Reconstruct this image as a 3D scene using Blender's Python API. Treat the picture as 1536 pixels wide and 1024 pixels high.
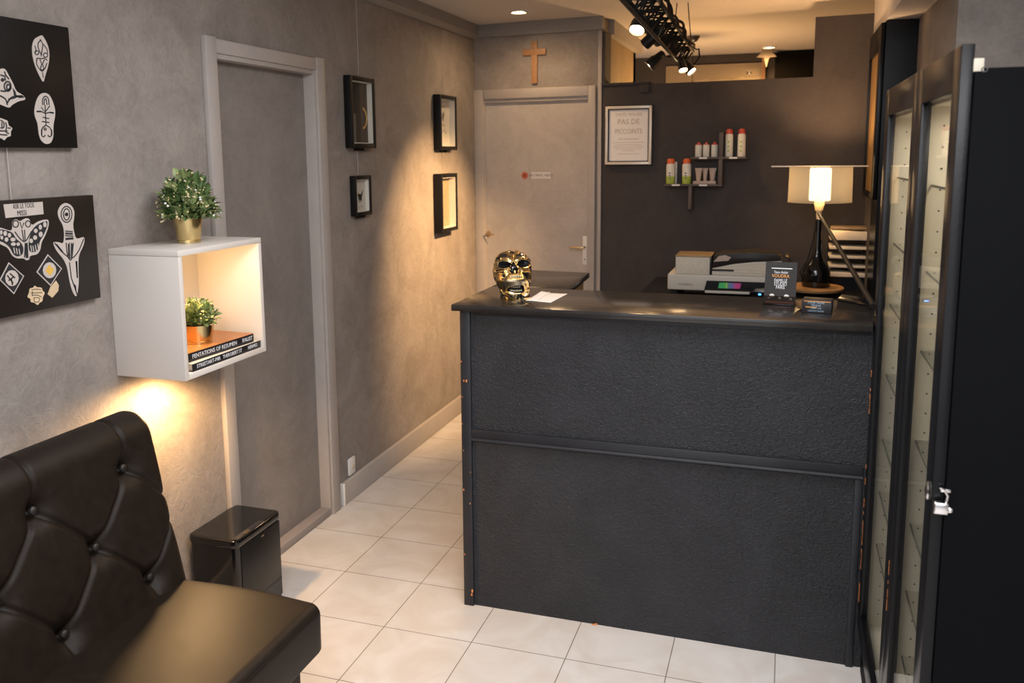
import bpy, bmesh, math, random
import numpy as np
from mathutils import Vector, Matrix

random.seed(7)
for o in list(bpy.data.objects): bpy.data.objects.remove(o)
C = bpy.context.scene.collection
SC = bpy.context.scene

# ------------------------------------------------------------------ camera, world, big lights, exposure
W, H, F = 1536, 1024, 1300.7
CXP, CYP = 768 - 22.13, 512 - 87.46
CAM = Vector((0, 0, 1.66))
RR = Vector((0.94927057, 0.31432410, -0.00925972))
UU = Vector((-0.03736858, 0.14199439, 0.98916186))
FF = Vector((-0.31223224, 0.93863622, -0.14653694))
cam = bpy.data.cameras.new('camera'); co = bpy.data.objects.new('camera', cam); C.objects.link(co)
co.matrix_world = Matrix(((RR.x, UU.x, -FF.x, CAM.x), (RR.y, UU.y, -FF.y, CAM.y), (RR.z, UU.z, -FF.z, CAM.z), (0, 0, 0, 1)))
cam.sensor_width = 36; cam.lens = F / W * 36
cam.shift_x = 22.13 / W; cam.shift_y = -87.46 / W
cam.clip_start = 0.05; cam.clip_end = 60
cam.dof.use_dof = True; cam.dof.focus_distance = 2.75; cam.dof.aperture_fstop = 4.5
SC.camera = co

SC.view_settings.view_transform = 'Standard'; SC.view_settings.look = 'None'
SC.view_settings.gamma = 1; SC.view_settings.exposure = 0.78
try: SC.view_settings.use_curve_mapping = False
except Exception: pass

wd = bpy.data.worlds.new('world'); SC.world = wd; wd.use_nodes = True
bg = wd.node_tree.nodes['Background']; bg.inputs[0].default_value = (0.82, 0.88, 1.0, 1); bg.inputs[1].default_value = 0.4

def area(name, loc, target, sx, sy, power, col):
    l = bpy.data.lights.new(name, 'AREA'); l.shape = 'RECTANGLE'; l.size = sx; l.size_y = sy; l.energy = power; l.color = col
    o = bpy.data.objects.new(name, l); C.objects.link(o); o.location = loc
    o.rotation_euler = (Vector(target) - Vector(loc)).to_track_quat('-Z', 'Y').to_euler(); return o
def spot(name, loc, target, power, col, ang=60, blend=.6, r=.02):
    l = bpy.data.lights.new(name, 'SPOT'); l.energy = power; l.color = col; l.spot_size = math.radians(ang); l.spot_blend = blend; l.shadow_soft_size = r
    o = bpy.data.objects.new(name, l); C.objects.link(o); o.location = loc
    o.rotation_euler = (Vector(target) - Vector(loc)).to_track_quat('-Z', 'Y').to_euler(); return o
def point(name, loc, power, col, r=.03):
    l = bpy.data.lights.new(name, 'POINT'); l.energy = power; l.color = col; l.shadow_soft_size = r
    o = bpy.data.objects.new(name, l); C.objects.link(o); o.location = loc; return o
WARM = (1.0, 0.56, 0.22); WARM2 = (1.0, 0.66, 0.36); DAY = (0.97, 0.975, 1.0)
area('shop_window_daylight', (-0.1, -2.35, 1.5), (-0.3, 2.5, 1.0), 3.2, 2.0, 17, DAY)
area('ceiling_fill_front', (.1, -.3, 2.46), (.1, -.3, 0), 1.8, 1.2, 60, DAY)  # added fill light under the ceiling, unseen, brightens floor and walls
area('ceiling_fill_middle', (-.45, 2.0, 2.46), (-.45, 2.0, 0), 1.0, 1.0, 23, DAY)  # second added fill, no visible fitting, lifts the middle of the room

# ------------------------------------------------------------------ pixel -> point on a known plane
def px(x, y, ax, val):
    d = RR * (x - CXP) + UU * (-(y - CYP)) + FF * F
    i = 'xyz'.index(ax); k = (val - CAM[i]) / d[i]
    return CAM + d * k

# ------------------------------------------------------------------ materials
M = {}
def nodes(name):
    m = bpy.data.materials.new(name); m.use_nodes = True; M[name] = m
    nt = m.node_tree; return m, nt, nt.nodes['Principled BSDF']
def setin(b, k, v):
    if k in b.inputs: b.inputs[k].default_value = v
def pr(name, col, rough=.5, metal=0, var=0, vscale=6, col2=None, bump=0, bscale=60, coat=0, emit=None, estr=0, detail=6, sub=0, bdist=.002, rvar=0, spec=.5):
    m, nt, b = nodes(name)
    c = (*col, 1); setin(b, 'Base Color', c); setin(b, 'Roughness', rough); setin(b, 'Metallic', metal); setin(b, 'Coat Weight', coat); setin(b, 'Coat Roughness', .08)
    setin(b, 'Specular IOR Level', spec)
    if sub: setin(b, 'Subsurface Weight', sub); setin(b, 'Subsurface Radius', (.01, .008, .005))
    if emit: setin(b, 'Emission Color', (*emit, 1)); setin(b, 'Emission Strength', estr)
    tc = nt.nodes.new('ShaderNodeTexCoord')
    if var or col2 or rvar:
        n = nt.nodes.new('ShaderNodeTexNoise'); n.inputs['Scale'].default_value = vscale; n.inputs['Detail'].default_value = detail
        n.inputs['Roughness'].default_value = .62; n.inputs['Distortion'].default_value = .6
        nt.links.new(tc.outputs['Object'], n.inputs['Vector'])
        r = nt.nodes.new('ShaderNodeValToRGB'); r.color_ramp.elements[0].position = .3; r.color_ramp.elements[1].position = .72
        a = col if col2 is None else col; bcol = col2 or tuple(min(1, v * (1 + var)) for v in col)
        if col2 is None: a = tuple(v * (1 - var) for v in col)
        r.color_ramp.elements[0].color = (*a, 1); r.color_ramp.elements[1].color = (*bcol, 1)
        nt.links.new(n.outputs['Fac'], r.inputs['Fac'])
        if var or col2: nt.links.new(r.outputs['Color'], b.inputs['Base Color'])
        if rvar:
            mr = nt.nodes.new('ShaderNodeMapRange'); mr.inputs['To Min'].default_value = max(0, rough - rvar); mr.inputs['To Max'].default_value = rough + rvar
            nt.links.new(n.outputs['Fac'], mr.inputs['Value']); nt.links.new(mr.outputs[0], b.inputs['Roughness'])
    if bump:
        n2 = nt.nodes.new('ShaderNodeTexNoise'); n2.inputs['Scale'].default_value = bscale; n2.inputs['Detail'].default_value = 4; n2.inputs['Distortion'].default_value = 1.2
        nt.links.new(tc.outputs['Object'], n2.inputs['Vector'])
        bp = nt.nodes.new('ShaderNodeBump'); bp.inputs['Strength'].default_value = bump; bp.inputs['Distance'].default_value = bdist
        nt.links.new(n2.outputs['Fac'], bp.inputs['Height']); nt.links.new(bp.outputs[0], b.inputs['Normal'])
    return m

def plaster(name, dark, light, bump=.35, rough=.75):
    m, nt, b = nodes(name); setin(b, 'Roughness', rough)
    tc = nt.nodes.new('ShaderNodeTexCoord')
    def noise(s, d, dist, det=6):
        n = nt.nodes.new('ShaderNodeTexNoise'); n.inputs['Scale'].default_value = s; n.inputs['Detail'].default_value = det
        n.inputs['Roughness'].default_value = d; n.inputs['Distortion'].default_value = dist
        nt.links.new(tc.outputs['Object'], n.inputs['Vector']); return n
    a = noise(3.2, .68, .9, 8); c = noise(22, .6, 2.2, 5); e = noise(75, .55, 2.8, 3)
    mx = nt.nodes.new('ShaderNodeMix'); mx.data_type = 'FLOAT'; mx.inputs[0].default_value = .3
    nt.links.new(a.outputs['Fac'], mx.inputs[2]); nt.links.new(c.outputs['Fac'], mx.inputs[3])
    r = nt.nodes.new('ShaderNodeValToRGB'); r.color_ramp.elements[0].position = .33; r.color_ramp.elements[1].position = .68
    r.color_ramp.elements[0].color = (*dark, 1); r.color_ramp.elements[1].color = (*light, 1)
    nt.links.new(mx.outputs[0], r.inputs['Fac']); nt.links.new(r.outputs['Color'], b.inputs['Base Color'])
    ad = nt.nodes.new('ShaderNodeMath'); ad.operation = 'ADD'; nt.links.new(c.outputs['Fac'], ad.inputs[0])
    ml = nt.nodes.new('ShaderNodeMath'); ml.operation = 'MULTIPLY'; ml.inputs[1].default_value = .45; nt.links.new(e.outputs['Fac'], ml.inputs[0]); nt.links.new(ml.outputs[0], ad.inputs[1])
    bp = nt.nodes.new('ShaderNodeBump'); bp.inputs['Strength'].default_value = bump; bp.inputs['Distance'].default_value = .006
    nt.links.new(ad.outputs[0], bp.inputs['Height']); nt.links.new(bp.outputs[0], b.inputs['Normal'])
    return m
plaster('plaster_grey', (.195, .167, .148), (.350, .308, .278), .5)
plaster('door_plaster_dark', (.18, .155, .14), (.27, .238, .217), .2)
plaster('door_plaster_light', (.36, .325, .30), (.50, .455, .425), .12)
plaster('plaster_charcoal', (.034, .029, .030), (.056, .049, .049), .15, .8)
plaster('plaster_beige', (.16, .115, .062), (.26, .19, .11), .15)
pr('trim_grey', (.40, .36, .335), .45, var=.05, vscale=9)
pr('cornice_grey', (.27, .25, .235), .6, var=.06, vscale=5)
pr('ceiling_white', (.62, .58, .55), .85, var=.03, vscale=2)
pr('soffit_white', (.62, .59, .58), .8, var=.03, vscale=2)
pr('counter_black', (.018, .0185, .0215), .5, spec=.3, col2=(.027, .0275, .032), vscale=5, bump=.9, bscale=90, bdist=.006)
pr('counter_trim', (.013, .0135, .017), .42, spec=.35, col2=(.020, .0205, .025), vscale=9, bump=.15, bscale=150)
pr('counter_top', (.016, .0145, .0135), .2, spec=.4, col2=(.024, .021, .020), vscale=14, bump=.02, bscale=260, coat=.15, rvar=.05)
pr('cabinet_black', (.004, .004, .005), .27, spec=.2, bump=.14, bscale=180)
pr('cabinet_side', (.0022, .0025, .0034), .6, spec=.06, bump=.18, bscale=220)
pr('cabinet_cream', (.68, .62, .50), .5, var=.03)
pr('leather', (.0095, .0062, .0042), .50, spec=.20, col2=(.016, .0105, .0065), vscale=30, bump=.12, bscale=420, bdist=.001, rvar=.05)
pr('leather_button', (.008, .006, .005), .45, bump=.1, bscale=500)
pr('thread', (.05, .038, .028), .7)
pr('gloss_black', (.005, .005, .0055), .14, coat=.2)
pr('satin_black', (.009, .009, .009), .32, spec=.4)
pr('glass_edge', (.10, .10, .075), .3)
pr('matt_black', (.008, .008, .009), .7, spec=.2)
pr('void_black', (.004, .0035, .003), .9, spec=.05)
pr('mirror_lamp_tint', (.62, .42, .18), .38, .9)  # gold colour stands in for warm lamplight reflected in the mirror
pr('frame_black', (.006, .006, .006), .4, spec=.25)
pr('white_lacquer', (.66, .61, .565), .38)
pr('white_plastic', (.75, .73, .70), .35)
pr('cream_plastic', (.56, .52, .45), .42)
pr('paper', (.66, .63, .60), .75, var=.03, vscale=14)
pr('paper_warm', (.66, .58, .47), .8, var=.08, vscale=20)
pr('paper_edges', (.60, .55, .46), .85, var=.15, vscale=140)
pr('parchment', (.36, .29, .19), .8, var=.1, vscale=12)
pr('sticker', (.52, .46, .42), .45, var=.04, vscale=20)
pr('sticker_tan', (.62, .47, .30), .45, var=.1, vscale=20)
pr('ink', (.015, .015, .018), .6)
pr('ink_soft', (.16, .15, .15), .7)
pr('ink_pale', (.50, .44, .38), .8)
pr('yellow_print', (.70, .42, .08), .5)
pr('canvas_black', (.007, .0065, .0065), .35, spec=.3, bump=.05, bscale=90)
pr('canvas_brown', (.014, .010, .008), .38, spec=.4, bump=.05, bscale=90)
pr('wood', (.34, .17, .075), .5, col2=(.46, .25, .12), vscale=40)
pr('wood_disc', (.30, .17, .07), .35, col2=(.40, .24, .11), vscale=22)
pr('plywood', (.40, .26, .12), .6, col2=(.50, .34, .17), vscale=18)
pr('chip_orange', (.45, .14, .035), .7, col2=(.62, .24, .06), vscale=40)
pr('gold_pot', (.72, .56, .27), .22, 1, bump=.02, bscale=40)
pr('gold', (1.0, .70, .30), .17, 1)
pr('gold_pale', (.80, .66, .44), .28, 1)
pr('teeth_gold', (.75, .64, .45), .2, 1)
pr('skull_black', (.010, .009, .010), .1, coat=.6)
pr('chrome', (.75, .74, .74), .18, 1)
pr('steel_dark', (.22, .21, .22), .3, 1)
pr('brass', (.60, .44, .26), .3, 1)
pr('leaf', (.045, .095, .028), .5, col2=(.12, .20, .06), vscale=30)
pr('leaf_light', (.16, .22, .07), .5, col2=(.30, .36, .15), vscale=30)
pr('stem', (.34, .36, .14), .5)
pr('blossom', (.50, .42, .18), .5, col2=(.66, .55, .34), vscale=60)
pr('blossom_white', (.82, .80, .78), .5)
pr('soil', (.03, .02, .015), .9)
pr('book_orange', (.42, .14, .035), .35, col2=(.50, .19, .06), vscale=8)
pr('book_brown', (.24, .17, .09), .45)
pr('book_black', (.014, .013, .015), .4)
pr('print_white', (.72, .72, .74), .5)
pr('print_orange', (.80, .33, .06), .5)
pr('print_blue', (.30, .42, .52), .5)
pr('red_sign', (.50, .12, .06), .5)
pr('cap_orange', (.75, .13, .03), .3, coat=.3)
pr('cap_red', (.55, .07, .04), .3, coat=.3)
pr('bottle_white', (.74, .72, .64), .35)
pr('bottle_green', (.42, .52, .08), .35)
pr('tube_pink', (.46, .35, .29), .45)
pr('shelf_brown', (.095, .075, .066), .55, bump=.1, bscale=120)
pr('silver_frame', (.80, .74, .66), .35, .35)
pr('bright_paper', (.88, .85, .83), .7)
pr('folder_black', (.014, .012, .011), .45, spec=.25, col2=(.022, .018, .016), vscale=20)
pr('brown_cup', (.20, .11, .05), .3, coat=.3)
pr('reflection_brown', (.05, .038, .032), .8)  # brown stands in for the reflection in the large frame's glass
pr('window_frost', (.27, .21, .135), .4, var=.08, vscale=3)
pr('star_beige', (.26, .21, .16), .7)
pr('pole_black', (.012, .011, .010), .5, spec=.3)
pr('led_blue', (.02, .05, .2), .4, emit=(.03, .22, 1.0), estr=6)
pr('lamp_glow', (1, .9, .7), .5, emit=(1.0, .68, .36), estr=26)
pr('tube_glow', (1, .9, .7), .5, emit=(1.0, .70, .38), estr=3.6)
pr('cabinet_fill_glow', (1, .9, .8), .5, emit=(1, .86, .66), estr=4)  # glow of the fill strips added inside the cabinet
pr('puck_glow', (1, .9, .7), .5, emit=(1.0, .62, .30), estr=10)
pr('socket_cream', (.60, .52, .38), .4)
pr('fishing_line', (.42, .38, .34), .4)
pr('lip_grey', (.30, .26, .245), .6)

def tile_floor():
    m, nt, b = nodes('tile_floor'); setin(b, 'Roughness', .2)
    tc = nt.nodes.new('ShaderNodeTexCoord'); mp = nt.nodes.new('ShaderNodeMapping')
    s = .3314; mp.inputs['Location'].default_value = (1.6337, -2.9319 + s * 40, 0)
    nt.links.new(tc.outputs['Object'], mp.inputs['Vector'])
    mp.inputs['Location'].default_value[0] = 1.6337 + s * 40
    br = nt.nodes.new('ShaderNodeTexBrick'); br.offset = 0; br.squash = 1
    br.inputs['Scale'].default_value = 1; br.inputs['Brick Width'].default_value = s; br.inputs['Row Height'].default_value = s
    br.inputs['Mortar Size'].default_value = .0016; br.inputs['Mortar Smooth'].default_value = .1
    br.inputs['Color1'].default_value = (.60, .578, .560, 1); br.inputs['Color2'].default_value = (.63, .607, .588, 1); br.inputs['Mortar'].default_value = (.20, .17, .15, 1)
    nt.links.new(mp.outputs[0], br.inputs['Vector'])
    n = nt.nodes.new('ShaderNodeTexNoise'); n.inputs['Scale'].default_value = 4.5; n.inputs['Detail'].default_value = 7; n.inputs['Distortion'].default_value = 1.5
    nt.links.new(tc.outputs['Object'], n.inputs['Vector'])
    r = nt.nodes.new('ShaderNodeValToRGB'); r.color_ramp.elements[0].position = .35; r.color_ramp.elements[1].position = .65
    r.color_ramp.elements[0].color = (.90, .86, .82, 1); r.color_ramp.elements[1].color = (1, 1, 1, 1)
    nt.links.new(n.outputs['Fac'], r.inputs['Fac'])
    mx = nt.nodes.new('ShaderNodeMix'); mx.data_type = 'RGBA'; mx.blend_type = 'MULTIPLY'; mx.inputs[0].default_value = 1
    nt.links.new(br.outputs['Color'], mx.inputs[6]); nt.links.new(r.outputs['Color'], mx.inputs[7]); nt.links.new(mx.outputs[2], b.inputs['Base Color'])
    bp = nt.nodes.new('ShaderNodeBump'); bp.invert = True; bp.inputs['Strength'].default_value = .5; bp.inputs['Distance'].default_value = .001
    nt.links.new(br.outputs['Fac'], bp.inputs['Height']); nt.links.new(bp.outputs[0], b.inputs['Normal'])
tile_floor()

def thin_glass(name, tint=(.97, .97, .95), rough=.02, refl=1.0):
    m = bpy.data.materials.new(name); m.use_nodes = True; M[name] = m; nt = m.node_tree
    for n in list(nt.nodes): nt.nodes.remove(n)
    out = nt.nodes.new('ShaderNodeOutputMaterial'); t = nt.nodes.new('ShaderNodeBsdfTransparent'); g = nt.nodes.new('ShaderNodeBsdfGlossy')
    t.inputs[0].default_value = (*tint, 1); g.inputs[0].default_value = (refl, refl, refl, 1); g.inputs['Roughness'].default_value = rough
    lw = nt.nodes.new('ShaderNodeLayerWeight'); lw.inputs['Blend'].default_value = .5
    pw = nt.nodes.new('ShaderNodeMath'); pw.operation = 'POWER'; pw.inputs[1].default_value = 5; nt.links.new(lw.outputs['Facing'], pw.inputs[0])
    fr = nt.nodes.new('ShaderNodeMapRange'); fr.inputs['To Min'].default_value = .022; fr.inputs['To Max'].default_value = .45; nt.links.new(pw.outputs[0], fr.inputs['Value'])
    mx = nt.nodes.new('ShaderNodeMixShader'); nt.links.new(fr.outputs[0], mx.inputs[0]); nt.links.new(t.outputs[0], mx.inputs[1]); nt.links.new(g.outputs[0], mx.inputs[2])
    nt.links.new(mx.outputs[0], out.inputs[0])
thin_glass('glass'); thin_glass('glass_dark', (.55, .5, .45), .03)
def shade_mat():
    m = bpy.data.materials.new('lampshade'); m.use_nodes = True; M['lampshade'] = m; nt = m.node_tree
    for n in list(nt.nodes): nt.nodes.remove(n)
    out = nt.nodes.new('ShaderNodeOutputMaterial'); t = nt.nodes.new('ShaderNodeBsdfTransparent'); d = nt.nodes.new('ShaderNodeBsdfDiffuse'); tl = nt.nodes.new('ShaderNodeBsdfTranslucent')
    d.inputs[0].default_value = (.60, .55, .46, 1); tl.inputs[0].default_value = (.62, .56, .46, 1); t.inputs[0].default_value = (.95, .9, .8, 1)
    a = nt.nodes.new('ShaderNodeMixShader'); a.inputs[0].default_value = .45; nt.links.new(d.outputs[0], a.inputs[1]); nt.links.new(tl.outputs[0], a.inputs[2])
    b = nt.nodes.new('ShaderNodeMixShader'); b.inputs[0].default_value = .42; nt.links.new(a.outputs[0], b.inputs[1]); nt.links.new(t.outputs[0], b.inputs[2])
    nt.links.new(b.outputs[0], out.inputs[0])
shade_mat()

# ------------------------------------------------------------------ mesh helpers
class MB:
    def __init__(s): s.bm = bmesh.new(); s.mi = 0
    def _tag(s, fs, smooth=False):
        for f in fs: f.material_index = s.mi; f.smooth = smooth
    def box(s, a, b, bev=0, seg=2, rot=None):
        a, b = Vector(a), Vector(b); lo = Vector((min(a[i], b[i]) for i in range(3))); hi = Vector((max(a[i], b[i]) for i in range(3)))
        t = bmesh.new(); bmesh.ops.create_cube(t, size=1)
        for v in t.verts: v.co = Vector(((v.co[i] + .5) * (hi[i] - lo[i]) + lo[i] for i in range(3)))
        if bev: bmesh.ops.bevel(t, geom=list(t.edges), offset=bev, segments=seg, profile=.5, affect='EDGES')
        if rot is not None: bmesh.ops.transform(t, matrix=rot, verts=t.verts)
        s.merge(t, bool(bev)); return s
    def merge(s, t, smooth=False):
        t.normal_update(); mp = {v: s.bm.verts.new(v.co) for v in t.verts}; fs = []
        for f in t.faces:
            try: fs.append(s.bm.faces.new([mp[v] for v in f.verts]))
            except ValueError: pass
        s._tag(fs, smooth); t.free(); return fs
    def prism(s, pts, off, bev=0):      # polygon (3D points) extruded by vector off
        t = bmesh.new(); vs = [t.verts.new(Vector(p)) for p in pts]; f = t.faces.new(vs)
        r = bmesh.ops.extrude_face_region(t, geom=[f]); nv = [g for g in r['geom'] if isinstance(g, bmesh.types.BMVert)]
        bmesh.ops.translate(t, vec=Vector(off), verts=nv); bmesh.ops.recalc_face_normals(t, faces=t.faces)
        if bev: bmesh.ops.bevel(t, geom=list(t.edges), offset=bev, segments=2, profile=.5, affect='EDGES')
        s.merge(t, bool(bev)); return s
    def tube(s, pts, r, n=10, cap=True, smooth=True):
        pts = [Vector(p) for p in pts]; rs = r if isinstance(r, (list, tuple)) else [r] * len(pts); rings = []
        prev = None
        for i, p in enumerate(pts):
            d = (pts[min(i + 1, len(pts) - 1)] - pts[max(i - 1, 0)]).normalized()
            if prev is None:
                a = Vector((0, 0, 1)) if abs(d.z) < .9 else Vector((1, 0, 0)); u = d.cross(a).normalized()
            else: u = (prev - d * prev.dot(d)).normalized()
            prev = u; w = d.cross(u)
            rings.append([s.bm.verts.new(p + (u * math.cos(2 * math.pi * k / n) + w * math.sin(2 * math.pi * k / n)) * rs[i]) for k in range(n)])
        fs = []
        for i in range(len(rings) - 1):
            for k in range(n): fs.append(s.bm.faces.new((rings[i][k], rings[i][(k + 1) % n], rings[i + 1][(k + 1) % n], rings[i + 1][k])))
        s._tag(fs, smooth)
        if cap: s._tag([s.bm.faces.new(rings[0][::-1]), s.bm.faces.new(rings[-1])])
        return s
    def lathe(s, prof, c, n=40, axis=Vector((0, 0, 1)), cap0=True, cap1=True, smooth=True, sq=None):
        axis = Vector(axis).normalized(); q = Vector((0, 0, 1)).rotation_difference(axis); c = Vector(c); rings = []
        for r, z in prof:
            rings.append([s.bm.verts.new(c + q @ Vector((r * math.cos(2 * math.pi * k / n), r * math.sin(2 * math.pi * k / n), z))) for k in range(n)])
        fs = []
        for i in range(len(rings) - 1):
            for k in range(n): fs.append(s.bm.faces.new((rings[i][k], rings[i][(k + 1) % n], rings[i + 1][(k + 1) % n], rings[i + 1][k])))
        s._tag(fs, smooth)
        if cap0: s._tag([s.bm.faces.new(rings[0][::-1])])
        if cap1: s._tag([s.bm.faces.new(rings[-1])])
        return s
    def ball(s, c, r, n=12, sc=(1, 1, 1)):
        t = bmesh.new(); bmesh.ops.create_uvsphere(t, u_segments=n, v_segments=max(6, n // 2), radius=r)
        for v in t.verts: v.co = Vector((v.co[i] * sc[i] for i in range(3))) + Vector(c)
        s.merge(t, True); return s
    def ribbon(s, pts, w, nrm, th=.0006, closed=False):     # flat stroke lying on a surface with normal nrm
        pts = [Vector(p) for p in pts]; nrm = Vector(nrm).normalized(); n = len(pts); L, R = [], []
        for i, p in enumerate(pts):
            a = pts[(i - 1) % n] if closed or i > 0 else p; b = pts[(i + 1) % n] if closed or i < n - 1 else p
            d = (b - a).normalized(); u = nrm.cross(d) * w / 2; L.append(p + u); R.append(p - u)
        for i in range(n if closed else n - 1):
            j = (i + 1) % n; q = [L[i], L[j], R[j], R[i]]
            lo = [s.bm.verts.new(v) for v in q]; hi = [s.bm.verts.new(v + nrm * th) for v in q]; fs = [s.bm.faces.new(hi), s.bm.faces.new(lo[::-1])]
            for k in range(4): fs.append(s.bm.faces.new((lo[k], lo[(k + 1) % 4], hi[(k + 1) % 4], hi[k])))
            s._tag(fs)
        return s
    def grid(s, P, closed_u=False, smooth=True):
        V = [[s.bm.verts.new(p) for p in row] for row in P]; fs = []
        for i in range(len(V) - 1):
            m = len(V[i]); rng = range(m) if closed_u else range(m - 1)
            for j in rng: fs.append(s.bm.faces.new((V[i][j], V[i][(j + 1) % m], V[i + 1][(j + 1) % m], V[i + 1][j])))
        s._tag(fs, smooth); return V
    def text(s, body, size, org, right, up, ext=.0004, align='CENTER', sx=1.0):
        cu = bpy.data.curves.new('t', 'FONT'); cu.body = body; cu.size = size; cu.extrude = ext; cu.align_x = align; cu.align_y = 'CENTER'; cu.resolution_u = 2
        o = bpy.data.objects.new('t', cu); C.objects.link(o); bpy.context.view_layer.update()
        me = bpy.data.meshes.new_from_object(o.evaluated_get(bpy.context.evaluated_depsgraph_get())); bpy.data.objects.remove(o)
        right, up = Vector(right).normalized(), Vector(up).normalized(); nn = right.cross(up)
        t = bmesh.new(); t.from_mesh(me)
        for v in t.verts: v.co = Vector(org) + right * v.co.x * sx + up * v.co.y + nn * v.co.z
        s.merge(t); bpy.data.meshes.remove(me); return s

def root_matrix(o):
    m = Matrix.Identity(4)
    while o is not None:
        m = Matrix.LocRotScale(o.location, o.rotation_euler, None) @ m; o = o.parent
    return m
def part(name, mb, mat, parent=None, world=True, sharp=35):
    me = bpy.data.meshes.new(name); bmesh.ops.recalc_face_normals(mb.bm, faces=mb.bm.faces); mb.bm.to_mesh(me); mb.bm.free()
    for m in (mat if isinstance(mat, (list, tuple)) else [mat]): me.materials.append(M[m])
    if parent is not None and world: me.transform(root_matrix(parent).inverted())
    try: me.set_sharp_from_angle(angle=math.radians(sharp))
    except Exception: pass
    o = bpy.data.objects.new(name, me); C.objects.link(o); o.parent = parent; return o
def tag(o, label, cat, group=None):
    o['label'] = label; o['category'] = cat
    if group: o['group'] = group
    return o
def thing(name, label, cat, loc=(0, 0, 0), rz=0, group=None):
    o = bpy.data.objects.new(name, None); C.objects.link(o); o.location = loc; o.rotation_euler = (0, 0, rz); o.empty_display_size = .05
    return tag(o, label, cat, group)
def struct(name, mb, mat):
    o = part(name, mb, mat); o['kind'] = 'structure'; return o
def copytree(o, parent=None):
    c = o.copy(); C.objects.link(c)
    if parent is not None: c.parent = parent
    for ch in [x for x in bpy.data.objects if x.parent == o]: copytree(ch, c)
    return c
def origin_to(o, loc):
    loc = Vector(loc); o.data.transform(Matrix.Translation(-loc)); o.location = loc; return o
def light_in(lo, parent):
    lo.parent = parent; lo.matrix_parent_inverse = root_matrix(parent).inverted(); return lo

# ------------------------------------------------------------------ room shell
XW = -1.974; CEIL = 2.49
TA = math.atan(.1); E1 = Vector((math.cos(TA), -math.sin(TA), 0)); N1 = Vector((-math.sin(TA), -math.cos(TA), 0)); O1 = Vector((XW, 5.5, 0))
def bw(u, z, d=0): return O1 + E1 * u + N1 * d + Vector((0, 0, z))
def pxb(x, y, d=0):      # pixel -> (u, z) on the back wall plane, d in front of it
    r = RR * (x - CXP) + UU * (-(y - CYP)) + FF * F; k = ((O1 + N1 * d) - CAM).dot(N1) / r.dot(N1)
    p = CAM + r * k; return ((p - O1).dot(E1), p.z)
def bbox_(mb, u0, u1, z0, z1, d0, d1, bev=0):       # box aligned to the back wall
    r = Matrix(((E1.x, -N1.x, 0, O1.x), (E1.y, -N1.y, 0, O1.y), (0, 0, 1, 0), (0, 0, 0, 1)))
    mb.box((u0, -d1, z0), (u1, -d0, z1), bev, 2, r); return mb

struct('floor', MB().box((-2.2, -2.6, -.08), (1.8, 8.4, 0)), 'tile_floor')
struct('ceiling', MB().box((-2.2, -2.6, CEIL), (1.8, 8.4, CEIL + .08)), 'ceiling_white')
# left wall with the door recess
mb = MB(); D0, D1, DT = 2.70, 3.435, 2.045
mb.box((XW - .12, -2.6, 0), (XW, D0, CEIL)); mb.box((XW - .12, D1, 0), (XW, 5.7, CEIL)); mb.box((XW - .12, D0, DT), (XW, D1, CEIL)); mb.box((XW - .16, D0, 0), (XW - .12, D1, DT))
struct('wall_left', mb, 'plaster_grey')
# back wall, grey piece with a door opening, charcoal piece below the opening
UD0, UD1, ZD = .045, .800, 2.03; UG = .872
mb = MB()
bbox_(mb, -.1, UD0, 0, CEIL, -.12, 0); bbox_(mb, UD1, UG, 0, CEIL, -.12, 0); bbox_(mb, UD0, UD1, ZD, CEIL, -.12, 0); bbox_(mb, UD0, UD1, 0, ZD, -.16, -.12)
struct('wall_back', mb, 'plaster_grey')
UT = pxb(1222, 60)[0]; ZH = 2.075
mb = MB(); bbox_(mb, UG, UT, 0, ZH, -.12, -.003); bbox_(mb, UT, 2.42, 0, 2.40, -.12, -.003); struct('wall_partition', mb, 'plaster_charcoal')
mb = MB(); bbox_(mb, UG, UG + .30, ZH, ZH + .014, -.13, .012, .002); bbox_(mb, UG + .235, UG + .30, ZH - .05, ZH, -.002, .008, .002); struct('trim_1', mb, 'plaster_charcoal')
mb = MB(); bbox_(mb, UG, UG + .02, ZH, CEIL - .09, -.12, 0); struct('trim_2', mb, 'plaster_charcoal')
# space beyond the partition
mb = MB(); mb.box((-1.21, 5.56, 0), (-1.11, 6.68, CEIL)); mb.box((-2.2, 6.58, 0), (-1.11, 6.68, CEIL)); struct('wall_beyond_left', mb, 'plaster_beige')
mb = MB(); mb.box((-2.2, 7.85, 0), (1.0, 7.95, CEIL)); struct('wall_beyond', mb, 'plaster_charcoal')
mb = MB(); mb.box((-1.109, 5.56, 2.40), (-1.06, 6.70, CEIL - .001)); struct('trim_3', mb, 'cornice_grey')
mb = MB(); mb.box((1.0, 5.3, 0), (1.08, 7.95, CEIL)); struct('wall_beyond_right', mb, 'plaster_beige')
# right-hand side
mb = MB(); mb.box((.42, 4.87, 0), (.56, 5.30, 2.27)); struct('wall_right', mb, 'plaster_charcoal')
mb = MB(); mb.box((.56, 3.57, 0), (1.8, 5.42, CEIL)); struct('wall_right_column', mb, 'plaster_grey')
mb = MB(); mb.box((.42, 3.10, 2.27), (.5595, 5.30, CEIL - .001)); struct('trim_4', mb, 'soffit_white')
mb = MB(); mb.box((1.8, -2.6, 0), (1.9, 3.6, CEIL)); struct('wall_right_front', mb, 'plaster_grey')
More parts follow.
